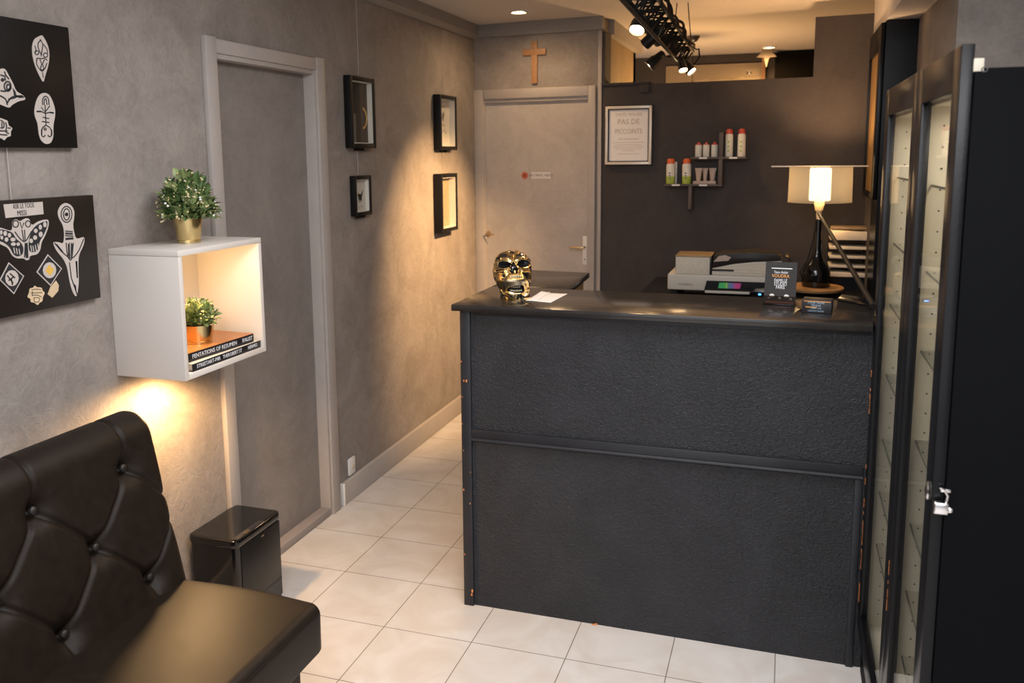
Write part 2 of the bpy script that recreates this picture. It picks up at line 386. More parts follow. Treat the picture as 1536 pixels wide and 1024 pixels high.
# front wall around the shop window
mb = MB(); mb.box((-2.2, -2.6, 0), (-1.85, -2.5, CEIL)); mb.box((1.65, -2.6, 0), (1.9, -2.5, CEIL)); mb.box((-2.2, -2.6, 2.4), (1.9, -2.5, CEIL)); mb.box((-2.2, -2.6, 0), (1.9, -2.5, .25)); struct('wall_front', mb, 'plaster_grey')
# cornice
mb = MB(); prof = [(XW, CEIL - .001), (XW, 2.40), (XW + .02, 2.40), (XW + .045, 2.425), (XW + .045, CEIL - .001)]
mb.prism([(x, -2.4, z) for x, z in prof], (0, 7.9, 0)); struct('trim_5', mb, 'cornice_grey')
mb = MB(); bbox_(mb, .03, UG + .012, 2.410, CEIL - .001, 0, .035, .002); struct('trim_6', mb, 'cornice_grey')
# baseboards
mb = MB(); mb.box((XW, 3.53, 0), (XW + .022, 5.45, .11), .003); struct('baseboard_left', mb, 'trim_grey')
mb = MB(); mb.box((XW, 3.522, 0), (XW + .0235, 3.530, .11), .002); struct('trim_7', mb, 'white_plastic')
mb = MB(); mb.box((XW, -2.4, 0), (XW + .02, 2.64, .11), .003); struct('baseboard_front', mb, 'trim_grey')

# left closet door
d = part('door_1', MB().box((XW - .075, D0, .035), (XW - .040, D1, DT - .004)), 'door_plaster_dark'); d['kind'] = 'structure'
mb = MB()
def jamb(y0, y1): mb.box((XW, y0, 0), (XW + .022, y1, 2.085), .003)
jamb(2.652, 2.715); jamb(3.420, 3.487); mb.box((XW, 2.715, 2.030), (XW + .018, 3.42, 2.080), .003)
mb.box((XW - .11, 2.695, 0), (XW + .012, 2.728, 2.04), .002); mb.box((XW - .11, 3.405, 0), (XW + .012, 3.438, 2.04), .002); mb.box((XW - .11, 2.728, 2.012), (XW + .01, 3.405, 2.045), .002)
f = part('door_frame', mb, 'trim_grey', d)
mb = MB(); mb.box((XW - .11, 2.728, 0), (XW + .012, 3.405, .035), .003); part('threshold', mb, 'lip_grey', d)
# back door
mb = MB(); bbox_(mb, .0725, .7835, .01, 1.994, -.055, -.012); d = part('door_2', mb, 'door_plaster_light'); d['kind'] = 'structure'
mb = MB()
bbox_(mb, .002, .066, 0, 2.078, 0, .020, .003); bbox_(mb, .790, .836, 0, 2.078, 0, .020, .003); bbox_(mb, .070, .790, 2.018, 2.078, 0, .020, .003)
bbox_(mb, .045, .072, 0, 2.02, -.08, .006, .002); bbox_(mb, .784, .800, 0, 2.02, -.08, .006, .002); bbox_(mb, .072, .784, 1.995, 2.03, -.08, .006, .002)
part('door_frame', mb, 'trim_grey', d)
mb = MB(); bbox_(mb, .848, .872, 0, 2.408, 0, .006, .002); struct('trim_8', mb, 'trim_grey')
u, z0 = pxb(877, 397, -.004); _, z1 = pxb(877, 354, -.004)
mb = MB(); bbox_(mb, u - .0145, u + .0145, z0, z1, -.013, -.004, .003); p = part('handle_plate', mb, 'white_plastic', d); p['label'] = 'white lever back plate'
mb = MB(); uz = pxb(877, 370, -.02)[1]; mb.tube([bw(u, uz, -.004), bw(u, uz, .040), bw(u - .02, uz, .046), bw(u - .088, uz + .002, .044)], [.008, .008, .0075, .005], 12)
part('lever', mb, 'brass', p)
mb = MB(); mb.lathe([(.0045, 0), (.0045, .002)], bw(u, z0 + .035, -.0045), 12, N1); part('keyhole', mb, 'ink', p)
u2, zz = pxb(733, 350, -.004); mb = MB(); bbox_(mb, u2 - .010, u2 + .010, zz - .018, zz + .018, -.013, -.004, .002); mb.tube([bw(u2, zz, -.006), bw(u2, zz, .036), bw(u2 + .018, zz - .003, .040), bw(u2 + .062, zz - .003, .040)], [.006, .006, .006, .004], 10)
part('side_lever', mb, 'brass', d)
u0, za = pxb(797, 258, -.010); u1, zb = pxb(826, 268, -.010)
s = thing('door_sign', 'small red disc and cream strip with tiny writing, fixed on the pale back door', 'sign', bw(u0, zb, -.010), -TA)
mb = MB(); bbox_(mb, u0, u1, zb, za, -.0118, -.010); part('strip', mb, 'paper', s)
mb = MB(); mb.text('WC PRIVE, MERCI', .021, bw((u0 + u1) / 2, (za + zb) / 2, -.0096), E1, (0, 0, 1)); part('lettering', mb, 'ink_soft', s)
uc, zc = pxb(787, 263, -.010); mb = MB(); mb.lathe([(.023, 0), (.023, .003)], bw(uc, zc, -.0118), 28, N1); c_ = part('disc', mb, 'red_sign', s)
mb = MB(); mb.ribbon([bw(uc - .013, zc - .010, -.0085), bw(uc + .013, zc + .010, -.0085)], .004, N1); mb.ribbon([bw(uc - .006, zc + .010, -.0085), bw(uc - .004, zc - .002, -.0085)], .005, N1); mb.ribbon([bw(uc + .003, zc - .011, -.0085), bw(uc + .010, zc - .003, -.0085)], .004, N1); part('pictogram', mb, 'ink', c_)
# crucifix
uu, zt = pxb(801.5, 62, .01); zb_ = pxb(801.5, 125, .01)[1]; za = pxb(801.5, 78, .01)[1]
k = thing('wooden_cross', 'plain brown wooden crucifix hung above the back door', 'cross', bw(uu, zb_, 0), -TA)
mb = MB(); bbox_(mb, uu - .020, uu + .020, zb_, zt, .001, .016, .002); part('upright', mb, 'wood', k)
mb = MB(); bbox_(mb, uu - .078, uu + .078, za - .019, za + .019, .001, .0165, .002); part('crossbar', mb, 'wood', k)
mb = MB(); mb.ball(bw(uu, zt - .035, .018), .005, 10); mb.ball(bw(uu, zt - .045, .018), .004, 10, (1, 1, 1.5)); part('screw_head', mb, 'chrome', k)
# wall outlet
a = px(521, 689, 'x', XW); b = px(531, 713, 'x', XW)
s = thing('wall_outlet', 'small white socket on the left wall just above the baseboard', 'socket', (XW, a.y, b.z))
mb = MB(); mb.box((XW, a.y, b.z + .02), (XW + .010, b.y, a.z), .003); part('face_plate', mb, 'white_plastic', s)
mb = MB(); ym, zm = (a.y + b.y) / 2 + .006, (a.z + b.z) / 2 + .004; mb.lathe([(.012, 0), (.012, .003), (.010, .004)], (XW + .008, ym, zm), 20, (1, 0, 0)); part('socket_insert', mb, 'socket_cream', s)

# ------------------------------------------------------------------ ceiling downlights, pendant, far window
def downlight(x, y, label, power, col):
    t = thing('recessed_downlight', label, 'ceiling light', (x, y, CEIL), 0, 'recessed ceiling lights')
    mb = MB(); mb.lathe([(.040, 0), (.052, 0), (.052, -.006), (.044, -.010), (.038, -.004)], (x, y, CEIL - .0005), 36, cap0=False, cap1=False); part('trim_ring', mb, 'white_plastic', t)
    mb = MB(); mb.lathe([(.038, 0), (.034, -.002)], (x, y, CEIL - .002), 30); part('bulb', mb, 'lamp_glow', t)
    light_in(spot('downlight_beam', (x, y, CEIL - .02), (x, y, 0), power, col, 172, 1, .03), t)
downlight(-1.526, 5.033, 'round recessed ceiling spot in front of the wall with the cross', 11, WARM2)
downlight(-.17, 7.43, 'round recessed ceiling spot seen over the charcoal partition', 26, WARM)
t = thing('pendant_lamp', 'pendant lamp with round ceiling cap hanging on a thin cord beyond the partition', 'ceiling light', (-.675, 6.55, CEIL))
mb = MB(); mb.lathe([(.045, 0), (.045, -.01), (.030, -.035), (.008, -.045)], (-.675, 6.55, CEIL), 28); part('ceiling_rose', mb, 'steel_dark', t)
mb = MB(); mb.tube([(-.675, 6.55, CEIL - .04), (-.675, 6.55, 1.95)], .0022, 6); part('cord', mb, 'matt_black', t)
mb = MB(); mb.ball((-.675, 6.55, 1.90), .05, 20); part('bulb', mb, 'lamp_glow', t)
light_in(point('pendant_light', (-.675, 6.55, 1.80), 26, WARM, .05), t)
# frosted panel window in the far wall
a = px(999, 125, 'y', 7.84); b = px(1143, 94, 'y', 7.84)
mb = MB(); mb.box((a.x, 7.82, 1.5), (b.x, 7.85, b.z)); w = part('window_1', mb, 'window_frost'); w['kind'] = 'structure'
mb = MB(); mb.box((b.x, 7.80, 1.5), (b.x + .03, 7.85, b.z + .16)); part('window_frame', mb, 'wood', w)
mb = MB(); pts = [px(q, r_, 'y', 7.815) for q, r_ in ((1040, 126), (1042, 121), (1062, 118), (1066, 121), (1085, 117), (1098, 120), (1112, 115), (1130, 117), (1141, 114), (1141, 126))]; mb.prism(pts, (0, .003, 0)); part('paper_streak', mb, 'parchment', w)
mb = MB(); mb.text('M', .05, px(1124, 109, 'y', 7.81), (1, 0, 0), (0, 0, 1), .002); mb.text('M', .05, px(1124, 109, 'y', 7.81), (1, 0, 0), (0, 0, -1), .002); part('white_motif', mb, 'print_white', w)
a = px(1162, 116, 'y', 7.84); b = px(1221, 72, 'y', 7.84)
mb = MB(); mb.box((a.x, 7.72, 0), (b.x + .3, 7.849, 2.47)); struct('dark_opening', mb, 'void_black')  # black slab paints the darkness of an opening in the far wall
q = px(1150, 80, 'y', 7.6)
mb = MB(); pts = []
for i in range(10):
    r_ = .085 if i % 2 == 0 else .038; an = math.radians(-90 + i * 36); pts.append((q.x + r_ * math.cos(an), 7.6, q.z + r_ * math.sin(an) * (1.1 if i else 1.35)))
mb.prism(pts, (0, .02, 0), .003); tag(origin_to(part('hanging_star', mb, 'star_beige'), (q.x, 7.6, q.z)), 'beige five pointed star hanging under the ceiling beyond the partition', 'ornament')

# ------------------------------------------------------------------ lighting truss and spotlights
def tx(y): return -.535 - (y - 3.2) * .0283
t = thing('lighting_truss', 'black wire lattice truss carrying spotlights below the ceiling', 'light track', (tx(2.4), 2.4, 2.2))
ya, yb = 2.3, 5.22; hw = .055
def tp(y, c): return Vector((tx(y) + (-hw, hw, 0)[c], y, 2.235 + (0, 0, -.085)[c]))
for c in range(3):
    mb = MB(); mb.tube([tp(ya, c), tp(yb, c)], .008, 8); part('rail', mb, 'satin_black', t)
mb = MB(); n = 19
for i in range(n):
    y0 = ya + (yb - ya) * i / n; y1 = ya + (yb - ya) * (i + 1) / n; ym = (y0 + y1) / 2
    for c0, c1 in ((0, 1), (1, 2), (2, 0)):
        mb.tube([tp(y0, c0), tp(ym, c1)], .0042, 5); mb.tube([tp(ym, c1), tp(y1, c0)], .0042, 5)
        if i % 3 == 0: mb.tube([tp(y0, c0), tp(y0, c1)], .004, 5)
part('lattice', mb, 'matt_black', t)
mb = MB(); mb.tube([tp(ya, 1) + Vector((.01, 0, .012)), tp(3.6, 1) + Vector((-.004, 0, .016)), tp(4.4, 1) + Vector((.008, 0, .012)), tp(yb, 1) + Vector((0, 0, .014))], .0045, 8)
mb.tube([tp(ya, 0) + Vector((-.012, 0, .0)), tp(3.4, 0) + Vector((.004, 0, -.014)), tp(4.2, 0) + Vector((-.006, 0, .012)), tp(yb, 2)], .004, 8); p = part('cable', mb, 'wood', t); p['label'] = 'brown cable tied along the truss'
mb = MB()
for ph, rr_, of in ((0, .0055, .012), (1.7, .0065, .018), (3.1, .005, .006)):
    mb.tube([tp(yy_, 1) + Vector((of + .010 * math.sin(yy_ * 9 + ph), 0, .004 + .012 * math.cos(yy_ * 7 + ph))) for yy_ in np.linspace(ya, yb, 46)], rr_, 6)
mb.tube([tp(yb, 1) + Vector((0, 0, .01)), tp(yb, 1) + Vector((.03, .02, .015)), tp(yb, 1) + Vector((.035, .02, -.03)), tp(yb, 1) + Vector((.01, .0, -.07)), tp(yb, 2)], .005, 8)
p = part('cable_bundle', mb, 'matt_black', t); p['label'] = 'black cables wound along the right rail'
for y in (2.5, 5.1):
    mb = MB(); mb.tube([tp(y, 0), Vector((tx(y) - .03, y, CEIL))], .003, 6); mb.tube([tp(y, 1), Vector((tx(y) + .03, y, CEIL))], .003, 6); part('hanger', mb, 'satin_black', t)
def head(c, dr, ty, label, lit, power=0, ang=60, target=None, r=.033, ln=.105, fat=False):
    c = Vector(c); dr = Vector(dr).normalized(); a = tp(ty, 2)
    t = thing('track_spotlight', label, 'spotlight', c, 0, 'spotlights on the truss')
    back = c - dr * ln
    mb = MB()
    prof = [(r * .35, 0), (r * .62, .006), (r * .72, .03), (r * .78, ln * .45), (r, ln * .62), (r * 1.08, ln), (r * .98, ln), (r * .92, ln - .012)] if not fat else [(r * .3, 0), (r * .85, .008), (r, .03), (r, ln), (r * .9, ln), (r * .88, ln - .012)]
    mb.lathe(prof, back, 28, dr, cap1=True); part('lamp_body', mb, 'satin_black', t)
    mb = MB(); mb.lathe([(r * .9, 0), (r * .6, .004), (r * .05, .006)], c - dr * .008, 26, dr); part('lens', mb, 'lamp_glow' if lit else 'steel_dark', t)
    mid = back + dr * ln * .35; mb = MB(); sd = dr.cross(Vector((0, 0, 1))).normalized() * (r * .9)
    top = mid.lerp(a, .45)
    for sg in (-1, 1): mb.tube([mid + sd * sg, top + sd * sg * .8, top.lerp(a, .35)], .0045, 6)
    mb.tube([top.lerp(a, .3), a], .006, 8); part('bracket', mb, 'satin_black', t)
    if power: light_in(spot('beam', c + dr * .012, target if target is not None else c + dr, power, (1, .60, .27), ang, 1, .02), t)
    return t
cA = px(955, 46, 'y', 3.95); head(cA, (-.10, -.62, -.78), 3.95, 'nearest lit spotlight, big round glare facing the viewer', True, 22, 80, None, .034, .115)
cF = px(992, 62, 'y', 4.25); head(cF, (.5, .55, -.67), 4.25, 'unlit grey spotlight cylinder up beside the truss, right of the nearest lit one', False, fat=True, r=.036, ln=.12)
cB = px(967, 67, 'y', 4.2); head(cB, (-.75, .25, -.60), 4.28, 'unlit black spotlight turned away to the left, behind the nearest lit one', False, fat=True, r=.028, ln=.12)
cC = px(973, 99, 'y', 4.55); head(cC, (-.62, -.12, -.55), 4.60, 'lit spotlight tilted left toward the framed pictures', True, 230, 62, (-1.974, 4.80, 1.0), .030, .10)
cD = px(1025, 106, 'y', 4.95); head(cD, (.25, -.45, -.85), 4.95, 'small lit spotlight at the far end of the truss, left of the pair', True, 9, 80, None, .024, .09)
cE = px(1038, 108, 'y', 5.1); head(cE, (.62, -.25, -.74), 5.12, 'lit spotlight with oval glare at the far end of the truss, right of the pair', True, 16, 80, None, .029, .10)
cG = px(1012, 74, 'y', 4.8); head(cG, (.15, .75, -.55), 4.8, 'unlit black spotlight under the middle of the truss pointing away', False, fat=True, r=.028)

# ------------------------------------------------------------------ framed pictures on the left wall
def box_frame(corner, label, depth=.040, bar=.022, tilt=0, mat_w=.018, content=None, backing='paper'):
    y0, z0, y1, z1 = corner
    t = thing('framed_picture', label, 'picture', (XW, (y0 + y1) / 2, z0), 0, 'black box frames on the left wall')
    X0, X1 = XW + .004, XW + depth; mb = MB()
    mb.box((X0, y0, z0), (X1, y0 + bar, z1), .0015); mb.box((X0, y1 - bar, z0), (X1, y1, z1), .0015)
    mb.box((X0, y0 + bar, z0), (X1, y1 - bar, z0 + bar), .0015); mb.box((X0, y0 + bar, z1 - bar), (X1, y1 - bar, z1), .0015); part('frame', mb, 'frame_black', t)
    a0, a1, b0, b1 = y0 + bar, y1 - bar, z0 + bar, z1 - bar; mb = MB(); w = .004
    mb.box((X0 + .004, a0, b0), (X1 - .006, a0 + w, b1)); mb.box((X0 + .004, a1 - w, b0), (X1 - .006, a1, b1)); mb.box((X0 + .004, a0, b0), (X1 - .006, a1, b0 + w)); mb.box((X0 + .004, a0, b1 - w), (X1 - .006, a1, b1)); part('liner', mb, 'white_plastic', t)
    mb = MB(); mb.box((X0, a0, b0), (X0 + .004, a1, b1)); pp = part('artwork', mb, backing, t)
    if content: content(pp, X0 + .0045, a0, b0, a1, b1)
    mb = MB(); mb.box((X1 - .005, a0 - .002, b0 - .002), (X1 - .003, a1 + .002, b1 + .002)); part('glass_pane', mb, 'glass', t)
    mb = MB(); mb.box((XW + .001, (y0 + y1) / 2 - .04, z0 - .012), (XW + .012, (y0 + y1) / 2 + .05, z0 + .004)); part('hanging_clip', mb, 'matt_black', t)
    return t
def art_dark_reflection(p, X, a0, b0, a1, b1):
    mb = MB(); mb.prism([(X, a0, b0), (X, a0 + (a1 - a0) * .42, b0), (X, a0 + (a1 - a0) * .52, b1 - .03), (X, a0, b1 - .03)], (.001, 0, 0)); part('dark_reflection', mb, 'ink', p)  # dark reflection on the glass, painted as a flat shape
    mb = MB(); c = Vector((X, a0 + (a1 - a0) * .62, b0 + (b1 - b0) * .42)); mb.ribbon([c + Vector((0, .055 * math.sin(t_) + .01, .05 * math.cos(t_))) for t_ in np.linspace(.3, 2.9, 12)], .010, (1, 0, 0)); part('gold_curl', mb, 'yellow_print', p)
def art_moth(p, X, a0, b0, a1, b1):
    cy, cz = (a0 + a1) / 2, (b0 + b1) / 2; mb = MB()
    def P(u, v): return (X, cy + .008 + u * .030, cz - .004 + v * .032)
    mb.prism([P(-.9, .1), (P(-.75, .5)), P(-.2, .25), P(.3, .35), P(.95, 1.0), P(.7, .2), P(.5, -.1), P(.45, -.75), P(.1, -.5), P(-.05, -1.0), P(-.3, -.35), P(-.55, -.9), P(-.6, -.2)], (.001, 0, 0)); part('moth_ink', mb, 'ink', p)
    mb = MB(); mb.ball(P(-.55, .12), .006, 10, (.1, 1, 1)); mb.ball(P(-.2, .35), .005, 10, (.1, 1, 1)); part('yellow_spots', mb, 'yellow_print', p)
    mb = MB(); mb.ribbon([P(-.9, -1.9), P(-.2, -1.5)], .002, (1, 0, 0)); mb.ribbon([P(.2, -1.4), P(.8, -1.8)], .002, (1, 0, 0)); part('pencil_marks', mb, 'ink_soft', p)
def art_sketch(p, X, a0, b0, a1, b1):
    cy, cz = a0 + (a1 - a0) * .52, b0 + (b1 - b0) * .62; mb = MB()
    def P(u, v): return Vector((X, cy + u * .05, cz + v * .05))
    for s_ in (([-.3, .2], [.0, .6], [.25, .7], [.35, .3], [.1, .0]), ([-.3, 0], [-.1, -.4], [.2, -.3]), ([-1, 1.0], [-.4, 1.3], [.3, 1.2], [.8, 1.3]), ([-.8, -1.4], [-.3, -1.7], [.2, -1.5]), ([.3, -1.3], [.7, -1.9], [1, -1.7]), ([-.5, -.8], [.6, -1.0])):
        mb.ribbon([P(*q_) for q_ in s_], .004, (1, 0, 0))
    part('pencil_sketch', mb, 'ink_soft', p)
    mb = MB(); mb.prism([P(-.2, -.1), P(.1, -.25), P(.3, .45), P(.05, .55)], (.001, 0, 0)); part('ink_blot', mb, 'ink', p)
def art_parch(p, X, a0, b0, a1, b1):
    cy = (a0 + a1) / 2; mb = MB()
    for sg in (-1, 1):
        mb.ribbon([Vector((X, cy + sg * v_[0], b1 + v_[1])) for v_ in ((.0, -.03), (.03, -.015), (.05, -.03), (.035, -.06), (.0, -.07))], .003, (1, 0, 0))
        mb.ribbon([Vector((X, cy + sg * .0 + .03, b0 + .05)), Vector((X, cy + sg * .03 + .02, b0 + .02))], .003, (1, 0, 0))
    part('faint_drawing', mb, 'sticker_tan', p)
box_frame((3.686, 1.697, 3.941, 2.032), 'large black box frame with dark reflections painted in, above the small moth picture', content=art_dark_reflection, backing='reflection_brown')
box_frame((3.716, 1.374, 3.889, 1.566), 'small black box frame holding a moth drawing, lower one of the nearer pair', bar=.018, content=art_moth, depth=.032)
box_frame((4.771, 1.690, 5.041, 2.010), 'black box frame with a pencil sketch, upper of the two near the back corner', content=art_sketch, depth=.048)
box_frame((4.751, 1.205, 5.013, 1.551), 'black box frame with yellowed sheet, lower of the two near the back corner', content=art_parch, backing='parchment', depth=.055)
def wire(y, z0, z1, label, x=XW + .006):
    mb = MB(); mb.tube([(x, y, z0), (x, y, z1)], .0014, 6); tag(origin_to(part('picture_wire', mb, 'fishing_line'), (x, y, z0)), label, 'wire', 'picture hanging wires')
yy = px(533, 60, 'x', XW).y; wire(yy + .01, 2.045, 2.40, 'thin hanging line running up from the large dark framed picture')
wire(3.80, 1.570, 1.683, 'short thin line between the large dark picture and the small moth picture')
wire(px(663, 90, 'x', XW).y, 2.018, 2.40, 'thin hanging line running up from the framed pencil sketch')
wire(4.90, 1.553, 1.676, 'short thin line between the pencil sketch and the yellowed sheet')

# ------------------------------------------------------------------ flash art canvases at the far left
XA = XW + .024
def ap(ox, oy, sc): return lambda x, y: px(ox + x / sc, oy + y / sc, 'x', XA)
def chaikin(p, closed, it=2):
    if len(p) < 4: return p
    for _ in range(it):
        n = len(p); q = [] if closed else [p[0]]
        for i in range(n if closed else n - 1):
            a, b = p[i], p[(i + 1) % n]; q += [(a[0] * .78 + b[0] * .22, a[1] * .78 + b[1] * .22), (a[0] * .22 + b[0] * .78, a[1] * .22 + b[1] * .78)]
        p = q if closed else q + [p[-1]]
    return p
def stick(parent, P, outline, strokes, mat='sticker', sw=.0028, fills=()):
    if len(outline) > 7: outline = chaikin(outline, True)
    strokes = [chaikin(s_, False) if len(s_) < 12 else s_ for s_ in strokes]; fills = [chaikin(f_, True) if len(f_) > 4 else f_ for f_ in fills]
    mb = MB(); mb.prism([P(*q_) for q_ in outline], (.0012, 0, 0)); s_ = part('flash_sticker', mb, mat, parent)
    mb = MB()
    for st in strokes: mb.ribbon([P(*q_) + Vector((.0013, 0, 0)) for q_ in st], sw, (1, 0, 0), .0005)
    for fl in fills: mb.prism([P(*q_) + Vector((.0013, 0, 0)) for q_ in fl], (.0005, 0, 0))
    part('ink_drawing', mb, 'ink', s_); return s_
def canvas(y0, y1, z0, z1, label, mat):
    t = thing('flash_art_panel', label, 'picture', (XW, (y0 + y1) / 2, z0), 0, 'black tattoo flash panels')
    mb = MB(); mb.box((XW + .002, y0, z0), (XA, y1, z1), .002); part('panel', mb, mat, t); return t
t1 = canvas(1.50, 2.030, 1.690, 2.028, 'upper black panel of pale tattoo stickers at the left edge', 'canvas_black')
P1 = ap(0, 20, 4.655)
def circ(x, y, r, k=.0, a0=0, a1=360, n=14, ry=None): return [(x + r * math.cos(math.radians(a)), y + (ry or r) * math.sin(math.radians(a))) for a in np.linspace(a0, a1, n)]
stick(t1, P1, [(292, 150), (270, 160), (235, 180), (221, 230), (224, 290), (240, 360), (270, 430), (302, 488), (312, 440), (335, 370), (344, 300), (338, 240), (318, 190)],
      [[(285, 185), (262, 205), (262, 240), (285, 290)], [(275, 180), (298, 215), (290, 260), (285, 300)], [(240, 225), (248, 255), (245, 275)], circ(254, 275, 14), circ(315, 292, 15), [(300, 215), (325, 250), (330, 280)], [(250, 320), (262, 312), (285, 318), (310, 312), (328, 330)], [(255, 320), (250, 350), (262, 375), (290, 410), (315, 380), (325, 345)], [(275, 322), (290, 355), (278, 385), (292, 400), (305, 385), (292, 355), (308, 322)], [(293, 410), (300, 450)]])
stick(t1, P1, [(312, 552), (275, 565), (250, 610), (237, 680), (242, 720), (262, 770), (268, 840), (285, 890), (320, 915), (355, 905), (372, 860), (370, 780), (383, 720), (384, 670), (365, 610), (345, 570)],
      [[(295, 640), (292, 600), (312, 575), (335, 590), (340, 640)], [(305, 640), (305, 605), (318, 592), (326, 640)], [(252, 685), (285, 683), (312, 700), (345, 690), (373, 694)], [(285, 655), (312, 690), (345, 645)], [(312, 640), (318, 780)], [(295, 725), (340, 735)], [(290, 755), (342, 762)], [(318, 780), (290, 800), (285, 850), (300, 865), (315, 850)], [(318, 780), (350, 800), (362, 845), (345, 865), (330, 850)], circ(312, 808, 8)], sw=.003,
      fills=[[(252, 680), (285, 680), (290, 690), (255, 690)], [(345, 690), (373, 690), (370, 700), (345, 697)], [(284, 810), (292, 805), (292, 850), (284, 850)], [(354, 810), (362, 815), (362, 850), (352, 850)]])
stick(t1, P1, [(20, 382), (-20, 395), (-60, 500), (-120, 560), (-160, 590), (-120, 610), (-40, 620), (10, 640), (65, 662), (80, 640), (130, 612), (172, 605), (176, 590), (150, 565), (112, 545), (90, 490), (55, 425), (40, 395)],
      [[(28, 405), (35, 430), (60, 460)], circ(50, 510, 24, ry=34), circ(55, 515, 12, ry=20), [(0, 430), (30, 440), (35, 470)], [(0, 540), (30, 545), (75, 520)], [(-60, 560), (0, 575), (40, 600), (48, 640)], [(48, 625), (70, 590), (110, 575), (165, 585)], [(55, 600), (95, 590), (130, 575)]], sw=.0042, fills=[circ(15, 465, 14, n=10)[:-1], [(85, 520), (105, 545), (112, 572), (95, 575)], [(110, 575), (150, 570), (165, 588), (130, 592)]])
stick(t1, P1, [(-40, 740), (0, 728), (30, 742), (52, 748), (58, 785), (88, 800), (72, 825), (75, 858), (48, 862), (28, 890), (5, 868), (-40, 880), (-70, 810)],
      [[(0, 745), (25, 760), (25, 800), (0, 800)], [(35, 760), (45, 790), (35, 830), (60, 840)], [(-10, 820), (50, 822)], [(-10, 845), (48, 850)], [(50, 800), (72, 802)], [(10, 760), (10, 800)]], sw=.0032)
t2 = canvas(1.50, 2.074, 1.245, 1.553, 'lower black brown panel with butterfly and dagger stickers at the left edge', 'canvas_brown')
P2 = ap(0, 280, 5.12)
s_ = stick(t2, P2, [(25, 135), (325, 115), (333, 210), (42, 240)], [])
mb = MB(); a_, b_ = P2(330, 135), P2(30, 158); rt = (P2(325, 130) - P2(30, 152)).normalized(); rt = Vector((0, 1, 0))
mb.text('ASK LE TOOS', .0185, P2(178, 148) + Vector((.0016, 0, 0)), rt, (0, 0, 1), .0003, sx=.62); mb.text('MISSI', .020, P2(165, 203) + Vector((.0016, 0, 0)), rt, (0, 0, 1), .0003, sx=.70); part('lettering', mb, 'ink', s_)
# butterfly
stick(t2, P2, [(197, 238), (225, 248), (242, 300), (290, 265), (345, 250), (373, 255), (370, 310), (345, 375), (315, 430), (310, 480), (285, 520), (225, 530), (224, 558), (200, 566), (180, 548), (130, 552), (90, 530), (62, 470), (0, 440), (-50, 410), (-70, 350), (-60, 310), (0, 312), (85, 342), (95, 310), (90, 270), (120, 245), (150, 268)],
      [circ(117, 285, 22, ry=26), circ(212, 285, 20, ry=24), [(150, 270), (165, 320), (180, 275)], [(110, 345), (150, 400), (190, 430), (240, 340)], [(190, 430), (185, 545)], [(205, 430), (212, 545)], [(165, 330), (180, 420)], [(185, 330), (190, 420)]], sw=.0030,
      fills=[[(250, 320), (290, 285), (350, 262), (362, 268), (358, 310), (330, 375), (300, 420), (290, 480), (262, 505), (222, 498), (215, 440), (228, 370)], [(0, 325), (50, 335), (92, 350), (120, 400), (160, 430), (178, 470), (172, 520), (130, 538), (98, 520), (72, 465), (30, 430), (0, 420), (-50, 395), (-60, 335)], [(195, 430), (207, 430), (214, 500), (206, 556), (192, 540), (188, 480)]])
mb = MB()
for (x_, y_, rx, ry) in ((270, 338, 15, 17), (305, 310, 13, 20), (340, 290, 13, 22), (265, 390, 16, 18), (308, 365, 16, 22), (235, 415, 14, 18), (5, 350, 10, 18), (35, 358, 15, 20), (68, 372, 14, 18), (45, 405, 15, 18), (95, 405, 20, 16), (98, 440, 20, 14), (-15, 380, 14, 18), (10, 390, 10, 16), (135, 440, 14, 14)):
    mb.prism([P2(*q_) + Vector((.0019, 0, 0)) for q_ in circ(x_, y_, rx, n=9, ry=ry)[:-1]], (.0004, 0, 0))
for (x_, y_, w_) in ((105, 490, 0), (125, 495, 5), (145, 500, 8), (235, 475, 0), (252, 478, 0), (270, 470, 0), (288, 460, 0)):
    mb.ribbon([P2(x_ - 4, y_ - 24) + Vector((.0019, 0, 0)), P2(x_ + 4, y_ + 22) + Vector((.0019, 0, 0))], .0028, (1, 0, 0), .0004)
part('wing_cells', mb, 'sticker', t2)
# dagger
stick(t2, P2, [(500, 120), (545, 140), (570, 185), (568, 240), (558, 290), (565, 340), (582, 405), (648, 380), (645, 440), (600, 530), (600, 640), (604, 740), (588, 850), (560, 820), (535, 740), (515, 620), (490, 560), (430, 490), (402, 425), (440, 422), (488, 440), (492, 350), (480, 290), (448, 240), (440, 190), (460, 145)],
      [circ(508, 212, 42, ry=62), circ(508, 212, 24, ry=44), [(498, 340), (555, 345)], [(498, 375), (560, 380)], [(500, 405), (560, 400)], [(505, 430), (515, 540), (548, 575), (560, 430)], [(528, 430), (532, 540)], [(545, 430), (542, 540)], [(415, 430), (470, 500), (545, 560), (600, 500), (640, 400)], [(530, 580), (545, 700), (590, 830)], [(580, 570), (590, 700)], [(480, 500), (430, 440)]], sw=.0032,
      fills=[circ(508, 212, 15, n=10)[:-1], [(498, 350), (555, 355), (556, 368), (500, 366)], [(500, 392), (560, 388), (560, 402), (500, 404)], [(518, 440), (526, 440), (528, 535), (520, 530)], [(548, 440), (558, 436), (548, 540)], [(578, 575), (590, 570), (596, 700), (584, 650)], [(560, 740), (580, 760), (585, 810)]])
